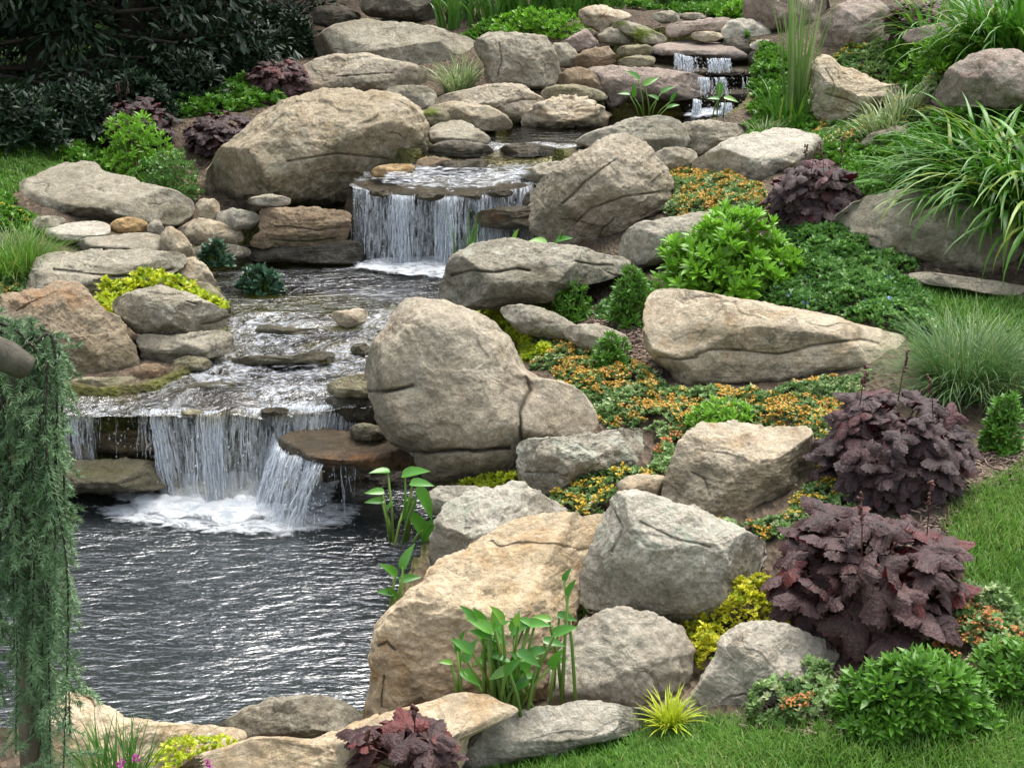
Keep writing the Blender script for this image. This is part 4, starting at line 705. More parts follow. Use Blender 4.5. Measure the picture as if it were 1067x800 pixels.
def foam(label, pts, z, feather=.10, lift=.012, amp=.014, dens=1.):
    p = P2(pts); W = at_z(p[:, 0], p[:, 1], z)[:, :2]; x0, y0 = W.min(0); x1, y1 = W.max(0); st = .012; X, Y = np.meshgrid(np.arange(x0, x1, st), np.arange(y0, y1, st)); x, y = X.ravel(), Y.ravel()
    S = sdist(x, y, W).reshape(X.shape); a = dens*np.clip(-S/feather, 0, 1); nn = fbm(np.stack([x*16, y*22, x*0], 1), 4, 21).reshape(X.shape); Z = z+lift+amp*nn*a+a*.010
    r, c = np.nonzero(S[:-1, :-1] < 0); n = X.shape[1]; k = r*n+c; q = np.stack([k, k+1, k+n+1, k+n], 1); u, inv = np.unique(q, return_inverse=True)
    luv = np.stack([x*0, y*0, a.ravel()], 1)[u]; o = mesh('foam', np.stack([x, y, Z.ravel()], 1)[u], inv.ravel(), np.arange(len(q))*4, FOAM, None, {'luv': luv}, True); tag(o, label, 'foam', kind='stuff')
foam('white foam boiling at the foot of the lowest waterfall', '95,522 140,503 200,492 250,488 300,488 350,484 372,505 355,532 290,552 220,556 140,545', 0, .08, .014, .022, 1.08)
foam('broken foam patches drifting below the lowest waterfall', '60,526 160,515 260,520 340,512 410,526 385,556 300,572 200,568 90,552', 0, .11, .006, .008, .84)
foam('foam line along the foot of the middle waterfall', '360,272 400,270 480,268 560,262 575,262 575,290 470,298 400,292 355,284', .362, .09, .012, .012, .85)
foam('thin white water sliding over the lip slab of the middle waterfall', '378,197 420,205 470,206 520,202 562,192 585,166 600,153 490,152 430,175 385,184', .77, .10, .02, .008, .66)
foam('thin white water sliding over the rust-brown slab', '296,458 330,450 380,455 412,470 385,484 335,482 305,472', .212, .05, .010, .006, .62)
foam('foam at the foot of the top waterfall', '700,116 740,112 790,114 780,124 730,128 690,124', .842, .2)
foam('white riffle foam in the stream above the lowest waterfall', '170,410 250,372 330,345 405,340 402,400 345,425 260,428 180,424', .33, .16, .022, .006, .58)
foam('foam streaks spread over the pool below the middle waterfall', '300,296 360,290 470,290 450,322 390,330 320,318', .362, .25, .004, .004, .6)

# ------------------------------------------------------------ plants
UP = np.array([0, 0, 1.])
def dome(rs, n, rx, ry, h, shell=.55):
    """points in the outer part of a half ellipsoid and their outward normals"""
    d = rs.normal(size=(n, 3)); d[:, 2] = np.abs(d[:, 2]); d = unit(d); k = 1-shell*rs.rand(n)**1.8
    p = d*np.array([rx, ry, h])*k[:, None]; nr = unit(d/np.array([rx, ry, h])); return p, nr, k
def gpos(px, py, lift=0):
    p = hit(px, py)[0].copy(); p[2] += lift; return p
def heuchera(label, px, py, wpx, hpx, n, leaf, mat='heu', stalks=3, seed=1, pos=None, y=None):
    rs = np.random.RandomState(seed); b = gpos(px, py) if y is None else at_y(np.array(px), np.array(py), y); t = (b-CAM)@FWD; R = wpx/2/FPX*t; H = hpx/FPX*t*.93
    root = empty('purple_heuchera', b, label, 'leafy plant', 'purple-leaved heucheras in the beds')
    acc = Acc(); st = Acc(); p, nr, k = dome(rs, n, R*.86, R*.8, H*.92, .5); hr = np.hypot(p[:, 0]/(R*.86), p[:, 1]/(R*.8)); bl = np.clip(hr, .02, 1)**-.28; bl = bl*(.66+.34*np.clip(p[:, 2]/(.5*H), 0, 1)); p[:, 0] *= bl; p[:, 1] *= bl; p[:, 2] = np.maximum(p[:, 2]-H*.12, .02)*(1+.12*fbm(p*9+seed, 2, seed)); out = unit(p*np.array([1, 1, 0])+1e-4)
    az = unit(out+rs.normal(0, .45, (n, 3))*np.array([1, 1, 0])); low = 1-np.clip(p[:, 2]/H, 0, 1)
    ax = unit(az+UP*(.10-1.0*low+rs.normal(0, .38, n))[:, None]); nn = unit(nr*.8+UP*.75+az*.3+rs.normal(0, .36, (n, 3)))
    scl = leaf*rs.uniform(.55, 1.3, n)*(.8+.2*k); wp = b+p
    place(acc, LOBED, wp, ax, nn, scl, rs.rand(n)); o = acc.build('foliage', LM[mat], root, True)
    for i in range(0, n, 2):
        tube(st, [b+rs.normal(0, .02, 3)*[1, 1, 0], b+p[i]*[.45, .45, .6], wp[i]-UP*.004], [.0022, .002, .0015], 4, rs.rand())
    for i in range(stalks):
        a = rs.uniform(0, 6.28); q = b+np.array([math.cos(a)*R*.5, math.sin(a)*R*.3-.3*R, H*.75]); ln = H*rs.uniform(.3, .55); lean = rs.normal(0, .15, 2)
        pts = [q, q+np.array([lean[0]*.4, lean[1]*.4, .6])*ln, q+np.array([lean[0], lean[1], 1])*ln]; tube(st, pts, [.0018, .0015, .0012], 4, .5)
        for u in np.linspace(.55, 1, 9): tube(st, [pts[0]*(1-u)+pts[2]*u+rs.normal(0, .004, 3)+[0, 0, -.004], pts[0]*(1-u)+pts[2]*u+rs.normal(0, .004, 3)+[0, 0, .004]], .0032, 5, rs.rand())
    st.build('stems', LM['stalk'], root); return root
heuchera('large purple-black leafy mound nearest the turf, in front of the other purple mound', 899, 645, 238, 148, 230, .118, 'heu2', 2, 1)
heuchera('large purple-black leafy mound between the sandstone boulder and the fountain grass', 928, 500, 192, 124, 300, .098, 'heu', 3, 2)
heuchera('purple mound above the bright green shrub and beside the strap leaves', 846, 226, 116, 74, 260, .105, 'heu', 4, 3)
heuchera('wine-red leafy plant at the bottom edge in front of the sandstone shelf', 418, 800, 150, 64, 40, .085, 'heu2', 2, 4, y=2.28)
heuchera('dusky purple mound behind the bright green shrub at the back left', 138, 146, 112, 56, 260, .10, 'heu', 3, 5)
heuchera('purple mound between the bright green shrub and the huge boulder', 232, 156, 92, 50, 240, .09, 'heu', 0, 6)
heuchera('dark red mound in the shade above the tan boulder', 292, 96, 84, 42, 240, .10, 'heu2', 0, 7)
heuchera('dark red mound at the top right behind the grey boulders', 955, 36, 78, 44, 240, .10, 'heu2', 0, 8)

def shrub(name, label, px, py, wpx, hpx, mat, nros, leaves, leaf, tpl=LANCE, seed=1, asp=.8, shell=.5, open_=.9, group=None, y=None, cat='shrub', sink=.9):
    rs = np.random.RandomState(seed); b = gpos(px, py) if y is None else at_y(np.array(px), np.array(py), y); t = (b-CAM)@FWD; R = wpx/2/FPX*t; H = hpx/FPX*t*sink
    root = empty(name, b, label, cat, group); acc = Acc(); st = Acc(); p, nr, k = dome(rs, nros, R*.9, R*.9*asp, H, shell)
    wob = 1+.13*fbm(unit(p)*2.2+seed, 2, seed); p *= wob[:, None]; p[:, 2] = np.maximum(p[:, 2], .01)
    axis_ = unit(nr*.7+UP*.8+rs.normal(0, .2, (nros, 3))); e1 = unit(np.cross(axis_, rs.normal(size=(nros, 3)))); e2 = np.cross(axis_, e1)
    for j in range(leaves):
        a = j*2.399+rs.uniform(-.3, .3, nros); rd = e1*np.cos(a)[:, None]+e2*np.sin(a)[:, None]; el = open_*(.35+.9*(j/leaves)); el = el+rs.normal(0, .12, nros)
        ax = axis_*np.cos(el)[:, None]+rd*np.sin(el)[:, None]; place(acc, tpl, b+p-axis_*(leaf*.25*j/leaves), ax, axis_, leaf*rs.uniform(.6, 1.15, nros)*(1-.35*(1-j/leaves)), np.clip(rs.rand(nros)*.35+.35*k+.25*(1-j/leaves)-.05, 0, 1))
    acc.build('foliage', LM[mat], root)
    for i in range(0, nros, max(1, nros//60)): tube(st, [b+p[i]*[.3, .3, 0], b+p[i]*[.75, .75, .6], b+p[i]], [.003, .0025, .002], 4, .4)
    st.build('stems', LM['stem'], root); return root
G5 = 'leafy shrubs among the boulders'
shrub('green_shrub', 'bright green whorled shrub above the sandstone boulder', 758, 300, 158, 84, 'bright', 430, 9, .066, lance(width=.36), 1, group=G5)
shrub('green_shrub', 'small bright green bush behind the long low grey boulder', 146, 188, 84, 76, 'bright', 260, 8, .055, LANCE, 2, group=G5)
shrub('green_shrub', 'wide dark green leafy bush at the bottom right beside the turf', 952, 748, 172, 78, 'green', 560, 8, .042, LANCE, 3, asp=.6, group=G5)
shrub('green_shrub', 'dark green leafy bush at the right edge of the frame above the turf', 1052, 716, 100, 56, 'green', 220, 8, .034, LANCE, 33, asp=.8, group=G5)
shrub('feathery_plant', 'feathery blue-green plant in front of the long grey boulder', 595, 334, 46, 48, 'green', 130, 9, .036, LANCE, 4, group=G5)
shrub('feathery_plant', 'tall feathery green plant at the left end of the bright whorled shrub', 656, 338, 52, 72, 'green', 210, 9, .036, LANCE, 5, group=G5)
shrub('feathery_plant', 'feathery green plant beside the left end of the sandstone boulder', 636, 388, 46, 48, 'green', 130, 9, .034, LANCE, 6, group=G5)
shrub('green_shrub', 'little green bush right of the big purple mound', 1042, 470, 44, 62, 'green', 150, 8, .032, LANCE, 7, group=G5)
shrub('green_shrub', 'low dark green bush behind the long low grey boulder near the huge boulder', 175, 206, 84, 58, 'dkgreen', 420, 5, .03, DIAM, 8, group=G5)
shrub('water_plant', 'dark glossy plant growing in the pool left of the middle waterfall', 271, 306, 54, 34, 'aqua', 90, 5, .05, OVAL, 9, asp=.6, cat='water plant', y=6.1)
shrub('water_plant', 'dark leafy plant at the shaded rocks above the pool', 225, 278, 34, 32, 'aqua', 60, 5, .05, OVAL, 10, asp=.6, cat='water plant', y=6.45)
shrub('bog_plant', 'mossy green plants in the joint between the golden slab and the pale grey boulder', 600, 642, 28, 46, 'green', 40, 5, .028, OVAL, 11, cat='plant')
shrub('green_shrub', 'soft green weeds inside the orange ground cover behind the cream block', 752, 446, 90, 34, 'bright', 160, 7, .030, LANCE, 12, asp=.7, group=G5)
shrub('green_shrub', 'yellow-green bush behind the variegated tuft at the back bank', 560, 40, 120, 32, 'bright', 260, 6, .05, DIAM, 13, asp=.4, group=G5)
shrub('green_shrub', 'bright low bush behind the top stack of stones', 775, 24, 70, 24, 'bright', 200, 6, .05, DIAM, 14, asp=.5, group=G5)
shrub('green_shrub', 'light green bushy plant at the top right above the pinkish boulder', 1000, 72, 120, 46, 'bright', 260, 6, .055, LANCE, 15, asp=.5, group=G5)

# ---- ground cover patches
def cover(name, label, pts, h, mat, ros, dens, leaves, fl=None, flfrac=.3, fls=.012, seed=1, tpl=DIAM, y=None, z=None, thr=-.25, lift=0., cat='ground cover', edge=.05):
    rs = np.random.RandomState(seed); p = P2(pts); W = hit(p[:, 0], p[:, 1]) if y is None and z is None else (at_y(p[:, 0], p[:, 1], y) if z is None else at_z(p[:, 0], p[:, 1], z))
    Wp = W[:, :2]; x0, y0 = Wp.min(0); x1, y1 = Wp.max(0); A = (x1-x0)*(y1-y0); n = int(A*dens*1.45); x = rs.uniform(x0, x1, n); yy = rs.uniform(y0, y1, n); s = sdist(x, yy, Wp)+.03*fbm(np.stack([x*9, yy*9, x*0], 1), 2, seed)
    ok = s < 0; x, yy, s = x[ok], yy[ok], s[ok]; n = len(x); zz = ZG(x, yy) if z is None else np.full(n, z); f = np.clip(-s/edge, 0, 1)**.5; hum = fbm(np.stack([x*13, yy*13, x*0], 1), 3, seed+3)
    zz = zz+lift+h*f*(.72+.45*hum)*(1-.5*rs.rand(n)**3); b = np.stack([x, yy, zz], 1); acc = Acc(); nr = unit(rs.normal(0, .35, (n, 3))+UP)
    e1 = unit(np.cross(nr, rs.normal(size=(n, 3)))); e2 = np.cross(nr, e1); tone = np.clip(.45+.45*hum+.3*rs.normal(size=n), 0, .8); tone = np.where(rs.rand(n) < .12, .95, tone)
    for j in range(leaves):
        a = j*2.399+rs.uniform(0, .5, n); rd = e1*np.cos(a)[:, None]+e2*np.sin(a)[:, None]; el = rs.uniform(.5, 1.35, n)
        place(acc, tpl, b-nr*(ros*.3*(j/leaves)), nr*np.cos(el)[:, None]+rd*np.sin(el)[:, None], nr, ros*rs.uniform(.6, 1.2, n), tone)
    o = acc.build(name, LM[mat]); tag(o, label, cat, kind='stuff')
    if fl:
        m = (fbm(np.stack([x*7, yy*7, x*0+3], 1), 3, seed+9) > thr) & (fbm(np.stack([x*30, yy*30, x*0+1], 1), 2, seed+4) > -.22) & (rs.rand(n) < flfrac*2.1); q = b[m]; k = len(q); acc = Acc(); lobn = 7
        if k:
            for j in range(lobn):
                a = rs.uniform(0, 6.28, k); rr = fls*rs.uniform(.0, 1., k); c = q+np.stack([np.cos(a)*rr, np.sin(a)*rr, .4*ros+rs.uniform(0, .006, k)], 1); n2 = unit(rs.normal(0, .5, (k, 3))+UP); d2 = unit(np.cross(n2, rs.normal(size=(k, 3))))
                place(acc, DIAM, c, d2, n2, fls*rs.uniform(.6, 1.1, k), rs.rand(k), fls*1.3*np.ones(k))
            f_ = acc.build('flower_bracts', LM[fl], o)
    return o
cover('stonecrop', 'orange and green stonecrop mat between the central boulders and the sandstone boulder', '545,362 560,340 590,345 620,362 660,378 690,392 700,408 745,410 800,412 868,398 905,390 880,440 820,446 760,444 720,448 705,458 690,462 670,448 640,448 620,436 600,408 560,386', .045, 'sedum', .017, 5200, 7, 'sedumfl', .30, .011, 1, thr=-.2)
cover('stonecrop', 'rusty-orange stonecrop strip down to the cream block from the lichened rock', '690,450 712,448 700,475 692,505 680,500 690,480', .04, 'sedum', .017, 5200, 7, 'sedumrd', .35, .011, 2)
cover('golden_creeper', 'lime-yellow creeping mat along the top of the biggest central boulder', '470,318 500,306 540,304 575,314 610,320 590,332 545,328 532,336 550,352 576,374 566,386 545,376 528,350 505,330', .075, 'lime', .017, 9000, 6, None, seed=3)
cover('stonecrop', 'yellow and orange stonecrop patch under the lichened grey rock', '560,528 585,508 610,500 640,492 672,492 690,498 688,514 650,522 632,540 605,545 575,545', .05, 'sedum', .016, 5200, 7, 'sedumyl', .32, .011, 4)
cover('stonecrop', 'orange-flowered stonecrop patch beside the upper pool', '688,188 705,178 735,183 775,190 800,200 800,222 770,230 720,232 690,224', .05, 'sedum', .022, 3600, 7, 'sedumfl', .30, .014, 5)
cover('stonecrop', 'red and yellow stonecrop spread between the front purple mound and the dark bush', '890,665 905,650 945,628 1000,618 1050,636 1075,660 1080,700 1010,690 960,680 900,690', .075, 'sedum', .017, 5600, 7, 'sedumrd', .30, .010, 6)
cover('stonecrop', 'rust-tinged stonecrop clump between the triangular boulder and the dark bush', '782,758 785,738 800,718 840,706 866,706 880,730 882,757 840,764', .075, 'sedum', .016, 6500, 7, 'sedumrd', .22, .010, 7, edge=.06)
cover('stonecrop', 'thin orange stonecrop between the cream block and the front purple mound', '730,548 770,545 815,535 840,535 830,560 800,575 770,562', .04, 'sedum', .016, 5000, 7, 'sedumfl', .3, .010, 8)
cover('golden_creeper', 'golden-yellow creeper between the pale grey boulder and the triangular boulder', '678,655 705,645 740,640 780,625 810,632 850,652 850,668 800,660 770,668 752,685 740,705 722,702 715,680 690,668', .13, 'gold', .0125, 12000, 6, None, seed=9)
cover('golden_creeper', 'yellow-green creeper draped over the left bank boulders', '92,318 105,300 130,293 170,290 205,297 232,306 236,314 205,310 175,300 150,305 128,318 112,330', .10, 'lime', .026, 3400, 6, 'sedumyl', .08, .012, 10, y=None, z=.50, lift=-.06)
cover('golden_creeper', 'yellow creeper on the rocks in the near left corner', '160,800 180,782 210,776 240,774 248,780 225,792 195,808 170,814', .035, 'lime', .013, 6000, 6, None, seed=11, z=.20)
cover('golden_creeper', 'narrow yellow creeper at the foot of the biggest central boulder', '480,512 490,504 520,498 540,498 545,506 510,515', .04, 'lime', .018, 4500, 6, None, seed=12)
cover('stonecrop', 'orange-tinged stonecrop slope right of the creamy pointed boulder', '862,70 880,52 930,48 1000,60 990,75 975,108 925,92 890,84', .05, 'sedum', .03, 2600, 6, 'sedumyl', .2, .016, 13)
cover('stonecrop', 'olive stonecrop strip below the creamy pointed boulder', '835,150 845,128 900,128 960,118 968,128 905,148 880,160 862,160', .05, 'sedum', .024, 3000, 6, 'sedumfl', .22, .014, 14)
cover('periwinkle', 'glossy dark periwinkle carpet behind the sandstone boulder', '740,306 770,285 800,262 822,232 870,226 905,250 960,276 940,292 975,320 968,352 915,344 870,330 820,322', .05, 'dkgreen', .024, 4300, 6, 'blue', .006, .012, 15, thr=-2)
cover('bugle', 'low green carpet around the big whorled shrub', '640,300 680,300 700,312 680,320 650,330 620,335', .04, 'dkgreen', .02, 3500, 6, None, seed=16)
cover('ground_ivy', 'bright low greenery beneath the dark trees', '170,122 195,104 240,92 300,92 303,106 265,114 225,122 190,126', .09, 'green', .04, 1500, 6, None, seed=17)
cover('ground_ivy', 'green carpet running beside the left turf', '60,158 100,150 130,190 110,200 70,178', .06, 'green', .035, 1600, 6, None, seed=18)
cover('ground_ivy', 'mixed green and orange plants at the left edge below the grass tuft', '-60,312 -40,285 10,280 40,288 30,308 0,322', .05, 'sedum', .024, 3000, 6, 'sedumfl', .15, .012, 19)
cover('ground_ivy', 'weedy green edge left of the long low boulder', '-40,235 -30,210 10,205 18,225 40,232 30,245', .05, 'green', .028, 2400, 6, 'sedumyl', .05, .012, 20)
cover('ground_ivy', 'short green plants on the top bank beneath the sword leaves', '470,48 520,22 600,10 770,6 800,30 760,22 680,10 620,8 575,40 530,34', .06, 'green', .045, 1000, 6, None, seed=21)
cover('ground_ivy', 'green creeping plants beneath the tall reeds', '780,60 830,60 850,125 870,132 905,128 908,150 870,165 830,172 775,150 800,118 815,100', .05, 'green', .03, 2200, 6, None, seed=22)
cover('ground_ivy', 'low mixed greenery between the purple mound and the strap leaves', '862,225 875,200 880,180 865,165 915,155 990,120 1100,110 1130,190 940,200 890,222', .06, 'green', .03, 2200, 6, None, seed=23)
cover('ground_ivy', 'green plants spread behind the pinkish boulder at the top right', '920,60 950,38 1000,30 1120,10 1160,90 1110,130 1080,60 1010,50 985,85', .08, 'green', .045, 1100, 6, None, seed=24)

cover('ground_ivy', 'greenery on the slope right of the top waterfall', '775,80 812,55 832,70 836,130 805,150 735,166 745,150 785,130', .06, 'green', .035, 2000, 6, None, seed=25)
cover('stonecrop', 'small green and yellow stonecrop patch between the two big purple mounds', '838,505 880,505 915,515 900,545 850,556 825,548', .04, 'sedum', .017, 5000, 7, 'sedumyl', .2, .010, 26)
cover('stonecrop', 'stonecrop fringe behind the cream block and beneath the first purple mound', '838,440 870,420 880,460 860,500 846,480', .04, 'sedum', .017, 5000, 7, 'sedumfl', .2, .010, 27)
for i, (px, py, wp, hp, lb) in enumerate([(10, 150, 130, 62, 'low dark bush at the left edge under the trees'), (75, 144, 120, 60, 'low dark bush behind the back-left turf'), (140, 124, 100, 56, 'low dark bush above the dusky purple mound'), (195, 108, 100, 56, 'low dark bush above the purple mound by the huge boulder'), (250, 84, 90, 56, 'low dark bush behind the bright low greenery'), (300, 58, 70, 50, 'low dark bush above the dark red mound'), (-60, 170, 120, 90, 'low dark bush outside the left edge')]):
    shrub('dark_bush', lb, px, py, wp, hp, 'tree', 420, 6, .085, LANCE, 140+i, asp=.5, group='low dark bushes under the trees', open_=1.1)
# ---- strap-leaved clumps
def clump(name, label, px, py, n, length, width, mat, lean=(.05, .5), bend=(.8, 1.8), R=.1, segs=7, crease=.25, seed=1, taper=.6, group=None, y=None, cat='grass', az=None, rbase=None):
    rs = np.random.RandomState(seed); b = gpos(px, py) if y is None else at_y(np.array(px), np.array(py), y); a = rs.uniform(0, 6.283, n) if az is None else rs.uniform(az[0], az[1], n); r = R*np.sqrt(rs.rand(n)); a2 = a+rs.normal(0, .8, n)
    base = b+np.stack([np.cos(a2)*r, np.sin(a2)*r, 0*a], 1); base[:, 2] = (ZG(base[:, 0], base[:, 1]) if y is None else b[2])-.01; acc = Acc(); ln = length*rs.uniform(.55, 1.1, n)
    blades(acc, base, a, ln, width*rs.uniform(.7, 1.15, n), rs.uniform(*lean, n), rs.uniform(*bend, n), segs, rs.rand(n), crease, taper, rs.normal(0, .5, n))
    return tag(acc.build(name, LM[mat]), label, cat, group)
G6 = 'arching strap-leaved clumps on the right bank'
for i, (px, py, n, ln, lb) in enumerate([(985, 208, 80, .40, 'arching strap-leaved clump nearest the purple mound, spilling over the broad grey boulder'), (1022, 212, 150, .50, 'arching strap-leaved clump in the middle of the broad grey boulder'), (1058, 214, 180, .58, 'arching strap-leaved clump at the right edge over the broad grey boulder'), (1105, 230, 120, .62, 'arching strap-leaved clump cut by the right edge of the frame'), (1015, 172, 90, .42, 'shorter strap-leaved clump behind the big arching ones')]):
    clump('daylily_clump', lb, px, py, int(n*1.9), ln*1.04, .029, 'lily', (.1, .85), (1.1, 2.5), .15, 9, .3, 40+i, .55, G6, cat='strap-leaved plant')
for i, (px, py, lb) in enumerate([(975, 40, 'grassy clump just right of the dark red mound at the top'), (1030, 48, 'grassy clump behind the pinkish boulder'), (1062, 44, 'grassy clump at the top right corner')]):
    clump('daylily_clump', lb, px, py, 170, .48, .024, 'lily', (.1, .8), (.6, 1.9), .14, 7, .3, 50+i, .55, 'grassy clumps at the top right', cat='strap-leaved plant')
G7 = 'sword-leaved clumps along the top bank'
for i, (px, lb) in enumerate([(478, 'sword-leaved clump at the left end of the top bank'), (515, 'sword-leaved clump above the upright grey block'), (552, 'sword-leaved clump right above the yellow-green bush'), (590, 'sword-leaved clump over the pinkish wedge stone'), (628, 'sword-leaved clump behind the tan capping stone'), (668, 'sword-leaved clump behind the moss-covered slab'), (708, 'sword-leaved clump above the rounded stone of the stack'), (745, 'sword-leaved clump above the long capstone'), (440, 'sword-leaved clump beside the dark mossy boulder')]):
    clump('iris_clump', lb, px, [24, 18, 16, 13, 9, 7, 7, 8, 16][i], 62, .52, .028, 'iris', (.02, .3), (.2, 1.5), .17, 6, .2, 60+i, .5, G7, cat='sword-leaved plant')
for i, px in enumerate((470, 530, 590, 650, 710, 770)):
    clump('iris_clump', ['sword leaves at the top edge behind the dark mossy boulder', 'sword leaves at the top edge behind the yellow-green bush', 'sword leaves at the top edge left of the tan capping stone', 'sword leaves at the top edge right of the tan capping stone', 'sword leaves at the top edge behind the stack', 'sword leaves at the top edge left of the pale boulder'][i], px, 3, 60, .55, .03, 'iris', (.02, .3), (.2, 1.5), .2, 6, .2, 80+i, .5, G7, cat='sword-leaved plant')
clump('tall_reed', 'tall pale upright reeds standing right of the top waterfall', 828, 124, 46, .95, .018, 'reed', (.0, .16), (.0, .45), .07, 7, .2, 90, .5, cat='reeds')
clump('tall_reed', 'bright sword leaves at the foot of the tall reeds', 818, 132, 80, .34, .016, 'lily', (.05, .45), (.1, 1.0), .12, 6, .2, 91, .5, cat='reeds')
clump('grass_tuft', 'striped grass tuft between the long lichen-spotted boulder and the grey block', 478, 98, 240, .34, .009, 'vari', (.05, .6), (.4, 1.4), .08, 5, 0, 92, .6)
clump('grass_tuft', 'pale striped grass tuft at the upper pool rim below the reeds', 796, 146, 150, .2, .007, 'vari', (.1, .8), (.4, 1.4), .06, 5, 0, 93, .6)
clump('grass_tuft', 'pale green striped tuft below the creamy pointed boulder', 930, 132, 260, .25, .009, 'vari', (.05, .8), (.3, 1.3), .12, 5, 0, 94, .6)
clump('fountain_grass', 'fine arching fountain grass at the right edge behind the purple mound', 1005, 408, 1500, .34, .0028, 'ftn', (.05, .9), (.6, 1.7), .10, 7, 0, 95, .7)
clump('fountain_grass', 'second fine arching grass tuft cut by the right edge', 1062, 416, 700, .28, .0028, 'ftn', (.05, .9), (.6, 1.7), .09, 7, 0, 96, .7)
clump('fountain_grass', 'fine green grass tuft at the left edge beside the pale slabs', 16, 288, 1300, .28, .0045, 'lawn', (.02, .7), (.4, 1.6), .14, 6, 0, 97, .7)
clump('grass_tuft', 'spiky green grass tuft in the near left corner', 122, 815, 180, .15, .0035, 'iris', (.02, .7), (.1, .7), .06, 5, 0, 98, .7, y=2.38)
clump('grass_tuft', 'golden-yellow spiky tuft at the turf edge beside the triangular boulder', 698, 750, 170, .085, .0045, 'lime', (.1, 1.1), (.2, 1.0), .02, 5, 0, 99, .6, y=2.55)
clump('grass_tuft', 'thin grass growing at the foot of the middle waterfall', 484, 272, 20, .26, .006, 'iris', (0, .2), (.1, .6), .05, 5, 0, 100, .6, y=5.9)
# small magenta blooms in the near left corner
for i, (px, py) in enumerate([(126, 795), (142, 790), (218, 795)]):
    q = at_y(np.array(px), np.array(py), 2.3); rs = np.random.RandomState(i); acc = Acc(); k = 26; d = unit(rs.normal(size=(k, 3))+[0, -.3, .6]); place(acc, DIAM, q+d*.003, d, np.roll(d, 1, 1), .008*rs.uniform(.7, 1.2, k), rs.rand(k))
    r_ = empty('magenta_flower', q-UP*.07, ['small magenta bloom at the bottom left, leftmost of three', 'small magenta bloom beside the spiky grass, middle of three', 'small magenta bloom below the yellow creeper, rightmost of three'][i], 'flower', 'small magenta blooms'); acc.build('bloom', LM['pinkfl'], r_)
    acc = Acc(); tube(acc, [q-UP*.12, q], .0012, 5); acc.build('stem', LM['stem'], r_)

# ---- water plants with long-stalked leaves
def stalked(name, label, specs, base, y, leaf, mat='pick', seed=1, tpl=HEART):
    """specs: leaf tips as pixel x, pixel y, leaf length in px, angle in degrees (0 = up, clockwise)"""
    rs = np.random.RandomState(seed); root = empty(name, at_y(np.array(base[0]), np.array(base[1]), y), label, 'water plant'); b0 = np.array(root.location)
    for s in specs:
        px, py, lp, an = s; yy = y+rs.normal(0, .03); q = at_y(np.array(float(px)), np.array(float(py)), yy); sc_ = lp/FPX*y; a = math.radians(an); b = b0+np.array([rs.normal(0, .02)+(q[0]-b0[0])*.35, rs.normal(0, .02), -.02])
        acc = Acc(); tube(acc, [b, b*.5+q*.5+[(b[0]-q[0])*.15, 0, 0], q], [.0045, .004, .003], 6, rs.rand()); acc.build('stalk', LM['stem'], root)
        ax = np.array([math.sin(a), -.25+rs.normal(0, .2), math.cos(a)]); nn = np.array([rs.normal(0, .3), -.55, .75]); acc = Acc(); place(acc, tpl, q[None], unit(ax[None]), unit(nn[None]), np.array([sc_]), rs.rand(1)); acc.build('leaf', LM[mat], root, True)
    return root
stalked('water_plant', 'upright broad-leaved water plant at the pond edge below the rust-brown slab', [(404, 491, 22, -75), (422, 494, 32, 65), (430, 503, 26, 80), (398, 512, 20, -80), (398, 522, 20, -85), (402, 532, 16, 30), (436, 512, 42, 150), (430, 522, 26, -150), (450, 545, 34, -160), (440, 552, 36, -25), (425, 520, 24, 175)], (420, 558), 3.75, .1, seed=1)
stalked('water_plant', 'low broad-leaved water plant at the lower rim of the pond', [(420, 590, 30, 20), (412, 598, 26, -35), (418, 604, 24, 75), (408, 618, 20, -60), (412, 622, 18, -20)], (416, 632), 3.30, .1, seed=2)
rs_ = np.random.RandomState(5)
stalked('water_plant', 'leafy arrow-leaved plant standing in front of the golden slab', [(rs_.normal(525, 24), rs_.uniform(645, 712), rs_.uniform(20, 34), rs_.uniform(-120, 120)) for i in range(46)], (530, 735), 2.56, .1, 'pick', 3)
stalked('water_plant', 'single arrow-leaved stem left of the leafy arrow-leaved plant', [(476, 678, 20, -5), (470, 690, 16, -70), (480, 665, 12, 20)], (478, 728), 2.6, .1, 'pick', 4)
stalked('water_plant', 'slim stems in the joint beside the leafy arrow-leaved plant', [(583, 640, 22, 100), (592, 620, 26, 10), (588, 604, 18, 20), (572, 645, 20, -80), (578, 690, 18, 60)], (580, 722), 2.66, .1, 'pick', 5)
stalked('water_plant', 'tall broad-leaved plant in the upper pool before the long brown ledge', [(665, 82, 16, -50), (672, 88, 16, 60), (660, 100, 14, 0), (655, 98, 12, -80), (690, 96, 14, 60), (685, 103, 12, -60), (700, 105, 12, 20), (696, 112, 12, 70)], (672, 122), 8.3, .1, 'pick', 6)
stalked('water_plant', 'floating-leaved stem in front of the top waterfall', [(750, 88, 16, 180), (756, 102, 14, 100), (748, 103, 12, -80)], (748, 120), 8.2, .1, 'pick', 7)
stalked('water_plant', 'green leaf pair in front of the middle waterfall behind the long grey boulder', [(575, 255, 26, 40), (568, 252, 20, -70), (536, 250, 14, 10), (582, 250, 16, 70)], (570, 270), 5.75, .1, 'pick', 8)

